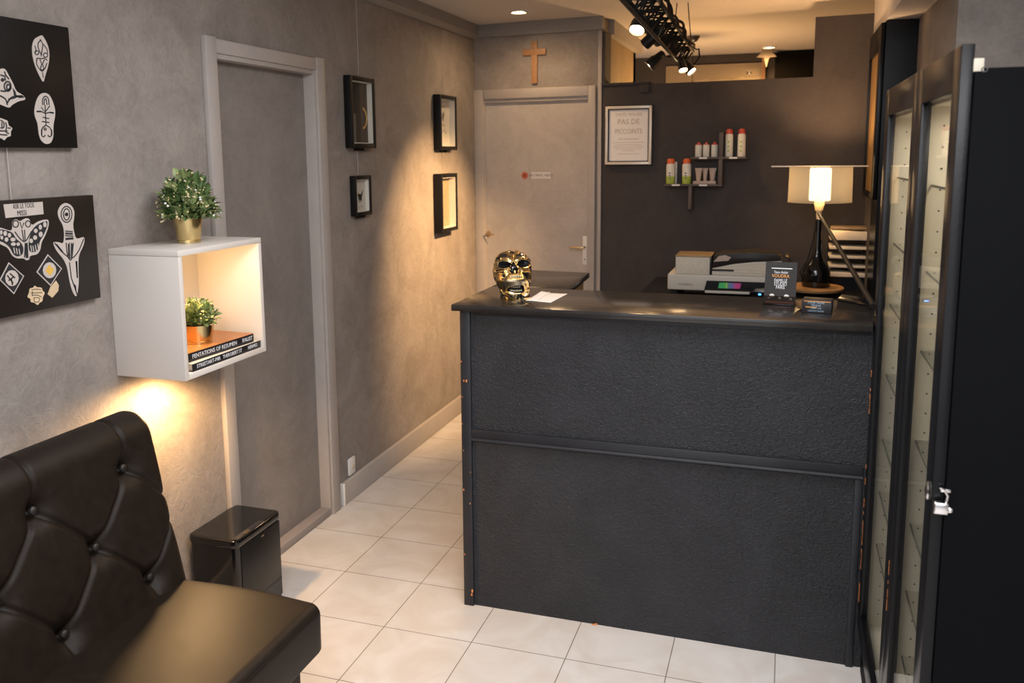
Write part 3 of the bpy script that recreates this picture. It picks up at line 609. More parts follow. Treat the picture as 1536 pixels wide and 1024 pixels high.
for pts_, tan in (([(65, 580), (183, 685), (105, 825), (-5, 715)], 0), ([(365, 518), (474, 628), (387, 762), (278, 655)], 1)):
    cx_, cy_ = sum(q_[0] for q_ in pts_) / 4, sum(q_[1] for q_ in pts_) / 4
    ins = lambda k: [(cx_ + (q_[0] - cx_) * k, cy_ + (q_[1] - cy_) * k) for q_ in pts_]
    s_ = stick(t2, P2, pts_, [], fills=[ins(.90)])
    mb = MB(); mb.prism([P2(*q_) + Vector((.0019, 0, 0)) for q_ in circ(cx_, cy_, 52, n=13, ry=62)[:-1]], (.0004, 0, 0)); part('diamond_motif', mb, 'sticker', s_)
    mb = MB()
    if tan: mb.prism([P2(*q_) + Vector((.0024, 0, 0)) for q_ in ins(.35)], (.0004, 0, 0)); part('yellow_gem', mb, 'yellow_print', s_)
    else:
        for q0, q1 in (((50, 680), (95, 740)), ((70, 665), (110, 700)), ((60, 720), (100, 690)), ((80, 700), (90, 755))): mb.ribbon([P2(*q0) + Vector((.0024, 0, 0)), P2(*q1) + Vector((.0024, 0, 0))], .0035, (1, 0, 0))
        part('ink_leaf', mb, 'ink', s_)
stick(t2, P2, [(265, 755), (280, 772), (318, 772), (325, 800), (345, 812), (325, 850), (325, 880), (300, 890), (288, 912), (265, 890), (232, 885), (235, 860), (206, 848), (222, 815), (225, 780), (255, 775)],
      [[(240, 790), (280, 785), (312, 790)], [(235, 815), (320, 812)], [(240, 835), (280, 830), (315, 845)], [(258, 850), (258, 885), (298, 885), (300, 850), (258, 850)], [(245, 800), (245, 835)]], sw=.0016, mat='sticker_tan')
stick(t2, P2, [(428, 720), (450, 755), (445, 800), (400, 852), (365, 825), (385, 770)], [], mat='sticker_tan')
wire(px(10, 250, 'x', XW).y, 1.553, 1.690, 'thin dark line between the two tattoo sticker panels')

# ------------------------------------------------------------------ white cube shelf with lamp, books, plants
SX0, SX1, SY0, SY1, SZ0, SZ1 = XW, -1.715, 2.140, 2.575, .985, 1.385; ST = .018
t = thing('cube_wall_shelf', 'white square cube shelf on the left wall, lit warm inside', 'shelf', (SX0, (SY0 + SY1) / 2, SZ0))
mb = MB(); mb.box((SX0 + .001, SY0, SZ0), (SX1, SY0 + ST, SZ1 - ST - .0008), .0012); part('side_panel', mb, 'white_lacquer', t)
mb = MB(); mb.box((SX0 + .001, SY1 - ST, SZ0), (SX1, SY1, SZ1 - ST - .0008), .0012); part('side_panel', mb, 'white_lacquer', t)
mb = MB(); mb.box((SX0 + .001, SY0, SZ1 - ST), (SX1, SY1, SZ1), .0012); part('top_panel', mb, 'white_lacquer', t)
mb = MB(); mb.box((SX0 + .001, SY0 + ST, SZ0), (SX1, SY1 - ST, SZ0 + ST), .0012); part('bottom_panel', mb, 'white_lacquer', t)
mb = MB(); mb.box((SX0 + .001, SY0 + ST, SZ0 + ST), (SX0 + .006, SY1 - ST, SZ1 - ST)); part('back_panel', mb, 'white_lacquer', t)
mb = MB(); mb.lathe([(.026, 0), (.030, -.004), (.026, -.010)], (-1.80, SY0 + .07, SZ1 - ST), 24); p = part('puck_light', mb, 'puck_glow', t)
light_in(point('shelf_light', (-1.80, SY0 + .075, SZ1 - ST - .035), 1.55, (1, .66, .28), .02), t)
mb = MB(); mb.lathe([(.026, 0), (.030, -.004), (.026, -.010)], (-1.84, SY0 + .16, SZ0), 24); p = part('puck_light', mb, 'puck_glow', t)
light_in(spot('under_shelf_light', (-1.84, SY0 + .16, SZ0 - .035), (-1.80, SY0 + .0, 0), 18, (1, .60, .26), 172, .5, .03), t)

def book(name, label, x0, x1, y0, y1, z0, z1, cover, rz, spine_text, tsize):
    c = Vector(((x0 + x1) / 2, (y0 + y1) / 2, z0)); t = thing(name, label, 'book', c, rz, 'books in the cube shelf'); hx, hy, h = (x1 - x0) / 2, (y1 - y0) / 2, z1 - z0
    mb = MB(); mb.box((-hx, -hy, h - .003), (hx, hy, h), .001); part('front_cover', mb, cover, t, False)
    mb = MB(); mb.box((-hx, -hy, 0), (hx, hy, .003), .001); part('back_cover', mb, 'book_black', t, False)
    mb = MB(); mb.box((hx - .003, -hy, 0), (hx, hy, h - .0005), .001); sp = part('spine', mb, 'book_black', t, False)
    mb = MB(); mb.box((-hx + .004, -hy + .004, .003), (hx - .003, hy - .004, h - .003)); part('pages', mb, 'paper_edges', t, False)
    mb = MB()
    for s_, yo, sx in spine_text: mb.text(s_, tsize, (hx + .0004, yo, h / 2), (0, 1, 0), (0, 0, 1), .0003, sx=sx)
    part('spine_lettering', mb, 'print_white', sp, False); return t
zb = SZ0 + ST
book('book', 'lower white edged book with black spine on the cube shelf floor', -1.925, -1.722, 2.185, 2.553, zb, zb + .026, 'paper_warm', 0, [('STREETART-MIR', -.105, 1.0), ('THEROBERT ST', .02, .9), ('HERMES', .135, .9)], .017)
book('book', 'upper orange covered book with black spine, lying on the other book', -1.935, -1.735, 2.185, 2.525, zb + .026, zb + .056, 'book_orange', -.05, [('PENTATIONS OF RESUMEN', -.03, .95), ('IFALIST', .135, .9)], .019)

def plant(loc, r0, r1, h, R, HH, label, n_leaf, pale, seed, facets=48, group=None):
    rnd = random.Random(seed); x, y, z = loc
    t = thing('potted_plant', label, 'plant', loc, 0, 'small plants in gold pots')
    mb = MB(); mb.lathe([(r0 * .92, 0), (r0, .001), (r0 * 1.0, h * .12), (r0 * .97, h * .13), (r0 * 1.0, h * .15), (r1, h), (r1 * .96, h), (r1 * .93, h * .86)], (0, 0, 0), facets, cap1=False, smooth=facets > 20); part('pot', mb, 'gold_pot', t, False)
    mb = MB(); mb.lathe([(r1 * .9, h * .84), (r1 * .5, h * .90), (.001, h * .92)], (0, 0, 0), 24, cap1=False); part('soil', mb, 'soil', t, False)
    stems, lv, lv2, bl, bw_ = MB(), MB(), MB(), MB(), MB()
    def leaf(mbx, p, d, L, w):
        d = d.normalized(); up = Vector((rnd.uniform(-.4, .4), rnd.uniform(-.4, .4), 1)); s_ = d.cross(up).normalized(); nn = s_.cross(d).normalized()
        pr_ = [(0, .12), (.25, .8), (.5, 1), (.75, .7), (1, .03)]; rows = []
        for k, ww in pr_:
            c = p + d * L * k + nn * (math.sin(k * 2.6) * L * .16); rows.append([c - s_ * w * ww + nn * w * ww * .35, c, c + s_ * w * ww + nn * w * ww * .35])
        mbx.grid(rows)
    base = Vector((0, 0, h * .9))
    for i in range(n_leaf):
        az = rnd.uniform(0, 2 * math.pi); el = math.asin(rnd.uniform(-.06, 1)); rr = rnd.uniform(.35, 1) ** .6
        tip = Vector((math.cos(az) * math.cos(el) * R * rr, math.sin(az) * math.cos(el) * R * rr, h * .95 + abs(math.sin(el)) * HH * rr + .004))
        tip += Vector((rnd.uniform(-.06, .06) * R, rnd.uniform(-.06, .06) * R, rnd.uniform(-.05, .08) * HH))
        st = Vector((math.cos(az) * r1 * .45 * rnd.random(), math.sin(az) * r1 * .45 * rnd.random(), h * .88))
        d = (tip - st)
        if i % 3 == 0:
            m_ = st.lerp(tip, .55) + Vector((0, 0, HH * .10)); stems.tube([st, m_, tip], [.0011, .0009, .0006], 5)
        L = rnd.uniform(.30, .50) * R
        leaf(lv2 if rnd.random() < (.85 if pale else .42) else lv, tip - d.normalized() * L * .55, d.normalized() + Vector((rnd.uniform(-.7, .7), rnd.uniform(-.7, .7), rnd.uniform(-.5, .5))), L, L * rnd.uniform(.22, .34))
        if rnd.random() < .5 and rr > .55: leaf(lv2 if pale else lv, tip.lerp(st, .45), Vector((rnd.uniform(-1, 1), rnd.uniform(-1, 1), rnd.uniform(-.1, .7))), L * 1.15, L * .36)
        if rr > .80 and rnd.random() < .5:
            for _ in range(rnd.randint(1, 4)):
                o_ = Vector((rnd.gauss(0, 1), rnd.gauss(0, 1), rnd.gauss(0, 1))) * R * .05; r_ = rnd.uniform(.016, .034) * R
                q = tip * 1.02 + o_; (bl if rnd.random() < .8 else bw_).ball(q, r_ * 1.3, 8, (1, 1, .9)); stems.tube([tip.lerp(st, .15), q], .0005, 4)
    part('stems', stems, 'stem', t, False); part('foliage', lv, 'leaf', t, False); part('light_foliage', lv2, 'leaf_light', t, False); part('blossoms', bl, 'blossom', t, False); part('white_blossoms', bw_, 'blossom_white', t, False)
    return t
plant((-1.845, 2.362, SZ1), .037, .046, .082, .100, .150, 'green plant with tiny blossoms in a gold pot on top of the white cube shelf', 430, False, 3)
plant((-1.815, 2.342, zb + .056), .043, .052, .062, .072, .085, 'smaller pale green plant in a faceted gold pot standing on books inside the cube shelf', 230, True, 9, 12)

# ------------------------------------------------------------------ tufted leather bench
t = thing('leather_bench', 'dark brown tufted leather bench seat against the left wall', 'sofa', (-1.6, 1.3, 0))
YE, YS = 1.965, .10
prof = []
pb, pt = Vector((-1.605, .395)), Vector((-1.705, .878))
NP = 120
for k in np.linspace(0, 1, NP): prof.append(pb.lerp(pt, k))
for a in np.linspace(0, math.pi * .98, 20)[1:]:     # rounded top
    c = Vector((-1.768, .868)); prof.append(c + Vector((.064 * math.cos(a * 1.0 + .1), .066 * math.sin(a + .1))))
for k in np.linspace(0, 1, 8)[1:]: prof.append(Vector((-1.836, .855)).lerp(Vector((-1.93, .10)), k))
prof = [(p.x, p.y) for p in prof]
btn = []
for r_, (z_, off) in enumerate(((.818, 0), (.660, 1), (.508, 0))):
    for i in range(8):
        y_ = (1.845 - .304 * i) if off == 0 else (1.693 - .304 * i)
        if y_ > YS + .05: btn.append((y_, z_))
segs = []
for (y_, z_) in btn:
    for dy in (-.152, .152):
        for dz in (.155, -.155): segs.append(((y_, z_), (y_ + dy, z_ + dz)))
def sd(p, a, b):
    a, b, p = np.array(a), np.array(b), np.array(p); d = b - a; k = np.clip(((p - a) @ d) / (d @ d), 0, 1); q = a + np.outer(k, d) if p.ndim > 1 else a + k * d; return np.linalg.norm(p - q, axis=-1)
ny = 640; ys = np.linspace(YE, YS, ny)
zz_ = np.array([p[1] for p in prof]); front = np.array([i < NP for i in range(len(prof))])
disp = np.zeros((ny, len(prof)))
G = np.stack(np.meshgrid(ys, zz_, indexing='ij'), -1)
for (y_, z_) in btn:
    r2 = (G[..., 0] - y_) ** 2 + (G[..., 1] - z_) ** 2; disp -= .030 * np.exp(-r2 / .0014) + .010 * np.exp(-r2 / .00018)
flat = G.reshape(-1, 2); sm = np.zeros(len(flat))
for a, b in segs:
    a_, b_ = list(a), list(b)
    if b_[1] > .85 or b_[1] < .47: continue
    if b_[0] > YE + .02: pass
    dd = sd(flat, a_, b_); sm = np.maximum(sm, np.exp(-(dd / .007) ** 2) + .45 * np.exp(-(dd / .035) ** 2))
disp -= .0085 * sm.reshape(disp.shape)
fr = np.where(front, 1.0, 0.0)
disp *= fr[None, :]
# seams that run from the top row of buttons over the top
for (y_, z_) in btn:
    if abs(z_ - .818) < .01:
        m_ = np.exp(-((G[..., 0] - y_ + .0) / .007) ** 2); idx = np.array([1.0 if (p[1] > z_ and i < NP + 18) else 0 for i, p in enumerate(prof)]); disp -= .006 * m_ * idx[None, :]
    if abs(z_ - .508) < .01:
        m_ = np.exp(-((G[..., 0] - y_) / .007) ** 2); idx = np.array([1.0 if (p[1] < z_ and i < NP) else 0 for i, p in enumerate(prof)]); disp -= .006 * m_ * idx[None, :]
N_ = []
for i in range(len(prof)):
    a, b = prof[max(0, i - 1)], prof[min(len(prof) - 1, i + 1)]; d = Vector((b[0] - a[0], b[1] - a[1])).normalized(); N_.append((d.y, -d.x))
rows = []
for j in range(ny):
    e = min(1, (YE - ys[j]) / .03); e = math.sqrt(max(0, 1 - (1 - e) ** 2)) * .022 - .022     # rounded right end
    rows.append([(prof[i][0] + N_[i][0] * (disp[j, i] + .012 + e), ys[j], prof[i][1] + N_[i][1] * (disp[j, i] + .012 + e)) for i in range(len(prof))])
mb = MB(); V = mb.grid(rows); fe = mb.bm.faces.new(V[0]); fe2 = mb.bm.faces.new(V[-1][::-1]); part('backrest', mb, 'leather', t, sharp=80)
bk = [o for o in bpy.data.objects if o.parent == t][-1]
def back_at(y_, z_, lift=0):
    k = (z_ - pb.y) / (pt.y - pb.y); x_ = pb.x + (pt.x - pb.x) * k; n_ = Vector((pt.y - pb.y, pb.x - pt.x)).normalized(); return Vector((x_ + n_.x * lift, y_, z_ + n_.y * lift))
for (y_, z_) in btn:
    if y_ < .5: continue
    mb = MB(); c = back_at(y_, z_, -.016); nrm = Vector((.95, 0, .31)); mb.lathe([(.011, 0), (.0125, .004), (.0105, .009), (.006, .0115), (.001, .012)], c, 20, nrm); part('tuft_button', mb, 'leather_button', bk)
# seat cushion
mb = MB(); tb = bmesh.new(); bmesh.ops.create_grid(tb, x_segments=1, y_segments=1, size=1); tb.free()
SX_, SXF, SZT, SZB = -1.66, -1.165, .452, .305
rows = []; secp = []
for k in np.linspace(0, 1, 20): secp.append((SX_ + (SXF - .03 - SX_) * k, SZT + .010 * math.sin(k * math.pi)))
for a in np.linspace(math.pi / 2, 0, 8)[1:]: secp.append((SXF - .03 + .03 * math.cos(a), SZT - .03 + .03 * math.sin(a)))
for a in np.linspace(0, -math.pi / 2, 6)[1:]: secp.append((SXF - .02 + .02 * math.cos(a), SZB + .02 + .02 * math.sin(a)))
secp.append((SX_, SZB))
for y_ in np.concatenate([YE - .03 * (1 - np.cos(np.linspace(0, math.pi / 2, 7))), np.linspace(YE - .05, YS, 30)]):
    e = min(1, (YE - y_) / .03); sh = (1 - math.sqrt(max(0, 1 - (1 - e) ** 2))) * .028; zc = (SZT + SZB) / 2; xc = (SX_ + SXF) / 2
    rows.append([(x_ - (sh if x_ > xc else 0) * min(1, (x_ - xc) / .2), y_, z_ - sh * (1 if z_ > zc else -.6)) for x_, z_ in secp])
V = mb.grid(rows, closed_u=True); mb.bm.faces.new(V[0]); mb.bm.faces.new(V[-1][::-1]); st_ = part('seat_cushion', mb, 'leather', t, sharp=60)
mb = MB(); mb.tube([(SXF - .004, y_, SZT - .018) for y_ in np.linspace(YE - .04, YS, 20)], .0022, 6); mb.tube([(x_, YE - .004, SZT - .022) for x_ in np.linspace(-1.60, SXF - .04, 10)] + [(SXF - .020, YE - .020, SZT - .02), (SXF - .008, YE - .04, SZT - .018)], .0022, 6)
part('piping', mb, 'leather_button', st_)
mb = MB(); mb.box((-1.90, YS, .0), (-1.215, YE - .05, SZB - .0), .008, 3); part('base', mb, 'leather', t)

# ------------------------------------------------------------------ pedal bin
BX0, BX1, BY0, BY1, BZ = -1.962, -1.758, 2.40, 2.685, .345
t = thing('waste_bin', 'glossy black rectangular bin beside the bench in front of the left door', 'bin', ((BX0 + BX1) / 2, (BY0 + BY1) / 2, 0))
def rrect(x0, x1, y0, y1, r, z, n=7):
    out = []
    for cx_, cy_, a0 in ((x1 - r, y1 - r, 0), (x0 + r, y1 - r, 90), (x0 + r, y0 + r, 180), (x1 - r, y0 + r, 270)):
        for a in np.linspace(a0, a0 + 90, n): out.append((cx_ + r * math.cos(math.radians(a)), cy_ + r * math.sin(math.radians(a)), z))
    return out
mb = MB(); mb.grid([rrect(BX0 + .004, BX1 - .004, BY0 + .004, BY1 - .004, .02, z_) for z_ in (0, .02, .315)], True); part('body', mb, 'gloss_black', t)
mb = MB(); V = mb.grid([rrect(BX0 + k, BX1 - k, BY0 + k, BY1 - k, .024 - k, z_) for k, z_ in ((.002, .317), (0, .321), (0, .338), (.0015, .3425), (.005, .345), (.012, .3455))], True); mb.bm.faces.new(V[-1]); mb.bm.faces.new(V[0][::-1]); l_ = part('lid', mb, 'gloss_black', t)
mb = MB(); mb.box((BX1 - .0045, BY0 + .028, .02), (BX1 - .001, BY1 - .014, .312), .0015); fp = part('front_panel', mb, 'satin_black', t)
mb = MB(); mb.box((BX1 - .0012, BY0 + .028, .085), (BX1 - .0005, BY1 - .014, .0865)); part('seam', mb, 'ink', fp)
mb = MB(); mb.box((BX1 - .0012, (BY0 + BY1) / 2 + .01, .296), (BX1 - .0002, (BY0 + BY1) / 2 + .024, .301)); part('badge', mb, 'brass', fp)
a, b = px(354, 808, 'z', BZ), px(400, 783, 'z', BZ)
mb = MB(); mb.box((a.x - .012, a.y - .004, BZ + .0002), (a.x + .012, b.y + .006, BZ + .0012), .0004); part('finger_plate', mb, 'steel_dark', l_)
mb = MB(); mb.box((a.x - .008, a.y + .045, BZ + .0011), (a.x + .010, a.y + .078, BZ + .0016)); part('label_strip', mb, 'brass', l_)

# ------------------------------------------------------------------ reception counter
YF = 2.835; CX0, CX1 = -1.083, .262
t = thing('reception_counter', 'large black reception counter with panelled front', 'counter', (-.4, YF + .2, 0))
ZT0, ZT1 = 1.118, 1.140
mb = MB(); mb.prism([(-1.103, 2.800, ZT0), (.266, 2.800, ZT0), (.266, 2.862, ZT0), (.405, 2.862, ZT0), (.405, 3.245, ZT0), (-1.103, 3.245, ZT0)], (0, 0, ZT1 - ZT0), .0015); part('worktop', mb, 'counter_top', t)
mb = MB(); mb.box((CX0 + .02, YF + .006, 0), (.40, YF + .025, ZT0)); fp = part('front_panel', mb, 'counter_black', t)
mb = MB(); mb.box((CX0, YF - .006, 0), (CX0 + .038, YF + .40, ZT0), .002); lp = part('corner_post', mb, 'counter_trim', t)
mb = MB(); mb.box((CX0 + .050, YF - .002, ZT0 - .018), (CX1, YF + .006, ZT0), .002); part('top_rail', mb, 'counter_trim', t)
mb = MB(); mb.box((CX0 + .038, YF - .006, .640), (CX1, YF + .006, .682), .003); mr = part('middle_rail', mb, 'counter_trim', t)
mb = MB(); mb.tube([(CX0 + .04, YF - .007, .645), (CX1, YF - .007, .645)], .006, 10); part('moulding', mb, 'counter_trim', mr)
mb = MB(); mb.box((CX1 - .022, YF - .004, 0), (CX1, YF + .006, .640), .002); part('right_stile', mb, 'counter_trim', t)
mb = MB(); mb.box((CX0 + .038, YF + .0255, 0), (.38, YF + .045, ZT0 - .3)); mb.box((.385, YF + .045, 0), (.403, 3.22, ZT0)); part('carcass', mb, 'plywood', t)
mb = MB(); rnd = random.Random(4)
for (x_, z_, s_) in ((.3, .86, 3), (.6, .86, 4), (.12, .80, 2), (.1, .45, 3), (.9, .52, 2), (.05, .70, 2), (.8, .40, 2.4), (.1, .20, 3), (.85, .045, 4), (.92, .06, 5), (.05, .93, 2.5), (.15, .60, 2)):
    mb.ball((CX0 + .002 + x_ * .034, YF - .0062, z_), .0009 * s_, 6, (1, .3, 1.6))
part('paint_chips', mb, 'chip_orange', lp)
mb = MB(); mb.tube([(-.6, YF + .0, .0), (-.58, YF + .003, .004)], .003, 5)
part('floor_chip', mb, 'chip_orange', fp)
w = thing('side_worktop', 'black return worktop behind the counter pointing toward the back door', 'counter', (-.95, 3.5, 0))
mb = MB(); mb.prism([(-1.103, 3.247, ZT0), (-.788, 3.247, ZT0), (-.812, 3.735, ZT0), (-1.103, 3.760, ZT0)], (0, 0, ZT1 - ZT0), .0015); part('worktop', mb, 'counter_top', w)
mb = MB(); mb.box((-1.09, 3.25, 0), (-1.07, 3.66, ZT0 - .001)); part('outer_panel', mb, 'counter_trim', w)
mb = MB(); mb.box((-1.07, 3.30, 0), (-.828, 3.690, ZT0 - .001), .002); part('cabinet_box', mb, 'plywood', w)

# papers next to the skull
mb = MB(); mb.mi = 0
def sheet(mbx, pts_px, z, th=.0006, curl=.004, wv=1.0):
    A, B, C_, D = [px(*q_, 'z', z) for q_ in pts_px]; rows = []; n = 10
    for i in range(n + 1):
        u = i / n; r_ = []
        for j in range(n + 1):
            v = j / n; p = A.lerp(B, u).lerp(D.lerp(C_, u), v); r_.append(p + Vector((0, 0, .0008 + curl * (math.sin(u * 3.3 * wv + v * 2) * .5 + .5) * v * v)))
        rows.append(r_)
    V = mbx.grid(rows); return V
def loose(pts, z, label, curl, mat='paper', name='paper_sheet', grp='loose papers by the skull'):
    mb = MB(); sheet(mb, pts, z, curl=curl); o = part(name, mb, mat); c = px(*pts[0], 'z', z); md = o.modifiers.new('thick', 'SOLIDIFY'); md.thickness = .0004
    return tag(origin_to(o, c), label, 'paper', grp)
loose(((792, 451), (826, 454), (852, 440.5), (815, 439.5)), ZT1, 'white sheet lying flat on the counter right of the gold skull', .001)
loose(((788, 451), (806, 451.5), (826, 438), (812, 439)), ZT1 + .0012, 'curled sheet on top of the flat one right of the gold skull', .006)

# ------------------------------------------------------------------ gold skull
def in_poly(x, y, poly):
    inside = np.zeros(x.shape, bool); n = len(poly); j = n - 1
    for i in range(n):
        xi, yi = poly[i]; xj, yj = poly[j]
        c = ((yi > y) != (yj > y)) & (x < (xj - xi) * (y - yi) / (yj - yi + 1e-9) + xi); inside ^= c; j = i
    return inside
def dist_poly(x, y, poly, closed=True):
    d = np.full(x.shape, 1e9); n = len(poly)
    for i in range(n if closed else n - 1):
        ax, ay = poly[i]; bx, by = poly[(i + 1) % n]; dx, dy = bx - ax, by - ay; k = np.clip(((x - ax) * dx + (y - ay) * dy) / (dx * dx + dy * dy + 1e-9), 0, 1)
        d = np.minimum(d, np.hypot(x - ax - k * dx, y - ay - k * dy))
    return d
def build_skull():
    sc = .000222; yc = np.array([128, 135, 150, 180, 215, 250, 300, 380, 450, 520, 580, 650, 710, 760, 810, 860, 900, 940.]); L = np.array([430, 385, 330, 240, 205, 180, 155, 135, 122, 122, 132, 160, 192, 225, 240, 245, 242, 245.]); R = np.array([470, 520, 570, 640, 680, 705, 735, 755, 765, 765, 755, 742, 738, 735, 728, 722, 735, 742.])
    nz, nt = 190, 300
    Y = np.concatenate([np.linspace(128, 180, 22)[:-1], np.linspace(180, 940, nz - 21)]); l, r = np.interp(Y, yc, L), np.interp(Y, yc, R)
    hd = np.interp(Y, [128, 150, 250, 420, 600, 750, 940], [.004, .026, .060, .088, .086, .070, .058])
    TH = np.linspace(0, 2 * math.pi, nt, endpoint=False)
    YY, TT = np.meshgrid(Y, TH, indexing='ij'); ll = l[:, None]; rr = r[:, None]
    sx_ = np.sign(np.sin(TT)) * np.abs(np.sin(TT)) ** .86
    X = (ll + rr) / 2 + (rr - ll) / 2 * sx_; D = -hd[:, None] * np.sign(np.cos(TT)) * np.abs(np.cos(TT)) ** .9
    fr = np.cos(TT) > 0
    eyes = [[(208, 345), (225, 300), (300, 280), (400, 292), (428, 320), (402, 355), (330, 380), (215, 378)], [(525, 335), (545, 285), (600, 262), (690, 280), (724, 312), (715, 365), (640, 374), (560, 368)]]
    nose = [(462, 285), (500, 330), (535, 400), (522, 455), (487, 405), (458, 455), (412, 440), (430, 350)]
    black = [[(250, 185), (330, 170), (432, 205), (400, 217), (300, 224), (250, 215)], [(495, 205), (560, 163), (632, 163), (634, 205), (560, 215)], [(378, 138), (505, 138), (470, 176), (420, 172)], [(610, 452), (718, 468), (702, 575), (650, 520)],
             [(152, 300), (172, 300), (165, 372), (140, 372)], [(135, 560), (175, 570), (222, 710), (205, 730), (160, 650)], [(700, 378), (770, 378), (770, 445), (708, 420)], [(283, 488), (330, 488), (322, 548), (288, 530)], [(180, 425), (280, 400), (270, 415), (190, 445)], [(120, 450), (150, 450), (145, 520), (118, 520)],
             [(240, 745), (262, 790), (300, 840), (470, 856), (465, 872), (300, 862), (262, 945), (236, 945)], [(515, 860), (560, 822), (600, 845), (640, 875), (745, 850), (745, 905), (640, 890), (600, 945), (560, 870), (535, 930), (515, 935)], [(560, 300), (600, 300), (600, 300)],
             [(700, 600), (725, 600), (715, 720), (700, 700)], [(205, 250), (235, 215), (262, 240), (240, 275)], [(655, 190), (672, 190), (672, 245), (655, 235)]]
    mouth = [(345, 750), (400, 690), (470, 672), (610, 668), (632, 700), (640, 765), (600, 800), (450, 792), (380, 775)]
    upper = [(385, 545), (395, 505), (440, 485), (520, 478), (590, 490), (630, 545), (600, 565), (500, 560), (410, 570)]
    soft = [(300, 560), (345, 575), (500, 562), (640, 570), (660, 650), (620, 665), (470, 668), (395, 690), (335, 745), (290, 700), (285, 620)]
    rid = [([(180, 300), (205, 240), (300, 225), (400, 225), (460, 245), (560, 215), (640, 225), (735, 300)], 16, .0075), ([(460, 265), (425, 330), (402, 440), (440, 465), (485, 450), (535, 462), (545, 410), (500, 320), (460, 265)], 9, .006), ([(465, 140), (455, 180), (460, 250)], 12, .004),
           ([(200, 380), (300, 392), (410, 372)], 10, .006), ([(535, 375), (640, 388), (735, 372)], 10, .006), ([(345, 560), (380, 495), (440, 468), (520, 458), (600, 472), (650, 540), (690, 620), (712, 720), (700, 800), (650, 862)], 12, .007),
           ([(175, 480), (230, 440), (320, 430), (360, 520)], 14, .005), ([(610, 440), (700, 455), (745, 470), (740, 560), (722, 700)], 12, .006), ([(150, 560), (190, 640), (240, 740), (300, 830), (400, 850), (480, 850)], 12, .006), ([(345, 800), (450, 818), (560, 812), (620, 790)], 14, .006), ([(150, 520), (165, 440), (160, 330)], 10, .005)]
    disp = np.zeros(X.shape)
    def sink(poly, dep, soft_):
        nonlocal disp
        ins = in_poly(X, YY, poly) & fr; d = dist_poly(X, YY, poly); disp = np.where(ins, disp - dep * np.clip(d / soft_, 0, 1) ** .7, disp)
    for e in eyes: sink(e, .026, 32)
    sink(nose, .018, 20); sink(mouth, .014, 18); sink(upper, .006, 12)
    for b_ in black: sink(b_, .005, 8)
    
    for line, w, h in rid:
        d = dist_poly(X, YY, line, False); disp += np.where(fr, h * np.exp(-(d / w) ** 2), 0)
    nx = np.sin(TT); nyv = -np.cos(TT)
    px_ = (X - 445) * sc + nx * disp * .5; py_ = D + nyv * disp; pz_ = (940 - YY) * sc * .985
    mb = MB(); rows = [[(px_[i, j], py_[i, j], pz_[i, j]) for j in range(nt)] for i in range(len(Y))]
    V = mb.grid(rows, True); mb.bm.faces.new(V[0]); mb.bm.faces.new(V[-1][::-1])
    xm, ym = X, YY; isb = np.zeros(X.shape, bool); isg = np.zeros(X.shape, bool)
    for b_ in black + eyes + [nose, mouth]: isb |= in_poly(X, YY, b_) & fr
    isg = in_poly(X, YY, soft) & fr
    for line in ([(165, 545), (200, 650), (245, 745), (300, 838), (400, 862), (480, 862)], [(330, 565), (368, 500), (430, 462), (520, 452)], [(612, 462), (668, 560), (700, 640), (722, 740), (705, 850)], [(190, 290), (212, 232), (300, 210), (400, 212)], [(480, 236), (560, 202), (650, 214), (735, 285)], [(325, 812), (400, 838), (480, 842)], [(752, 400), (752, 560), (735, 700)], [(150, 400), (160, 470), (140, 540)], [(280, 555), (300, 640), (320, 740)], [(590, 375), (660, 396), (735, 388)], [(205, 385), (300, 402), (400, 384)]):
        isb |= (dist_poly(X, YY, line, False) < 6.5) & fr
    side = (~fr) & ((np.sin(YY / 38 + 2 * np.sin(TT * 3)) > .55))
    isb |= side
    mb.bm.faces.ensure_lookup_table(); k = 0
    for i in range(len(Y) - 1):
        for j in range(nt):
            mb.bm.faces[k].material_index = 1 if isb[i, j] else (2 if isg[i, j] else 0); k += 1
    c = px(771, 452, 'z', ZT1)
    t = thing('skull_figurine', 'shiny gold and black skull with open jaw on the left end of the counter', 'skull', (-.935, 2.985, ZT1), .30)
    part('skull', mb, ['gold', 'skull_black', 'gold_pale'], t, False, 60)
    def surf(x, y, lift=0):
        i = int(np.argmin(abs(Y - y))); fcols = np.where(np.cos(TH) > 0)[0]; j = fcols[int(np.argmin(abs(X[i, fcols] - x)))]
        return Vector(((x - 445) * sc, D[i, j] - lift, (940 - y) * sc))
    for nm, row, yy_, hgt, w_ in (('upper_teeth', np.linspace(415, 605, 8), 528, .0125, .0048), ('lower_teeth', np.linspace(430, 590, 7), 775, .0085, .0042), ('inner_teeth', np.linspace(410, 560, 6), 708, .006, .004)):
        mb = MB()
        for x_ in row:
            ar = abs(x_ - 510) / 110; p = surf(x_, yy_ + (ar ** 2) * (14 if nm[0] == 'u' else -10), -.007 if nm[0] != 'i' else -.016); mb.box(p - Vector((w_ / 2 * .9, .003, hgt / 2)), p + Vector((w_ / 2 * .9, .003, hgt / 2)), .0014, 2)
        part(nm, mb, 'teeth_gold', t, False)
build_skull()

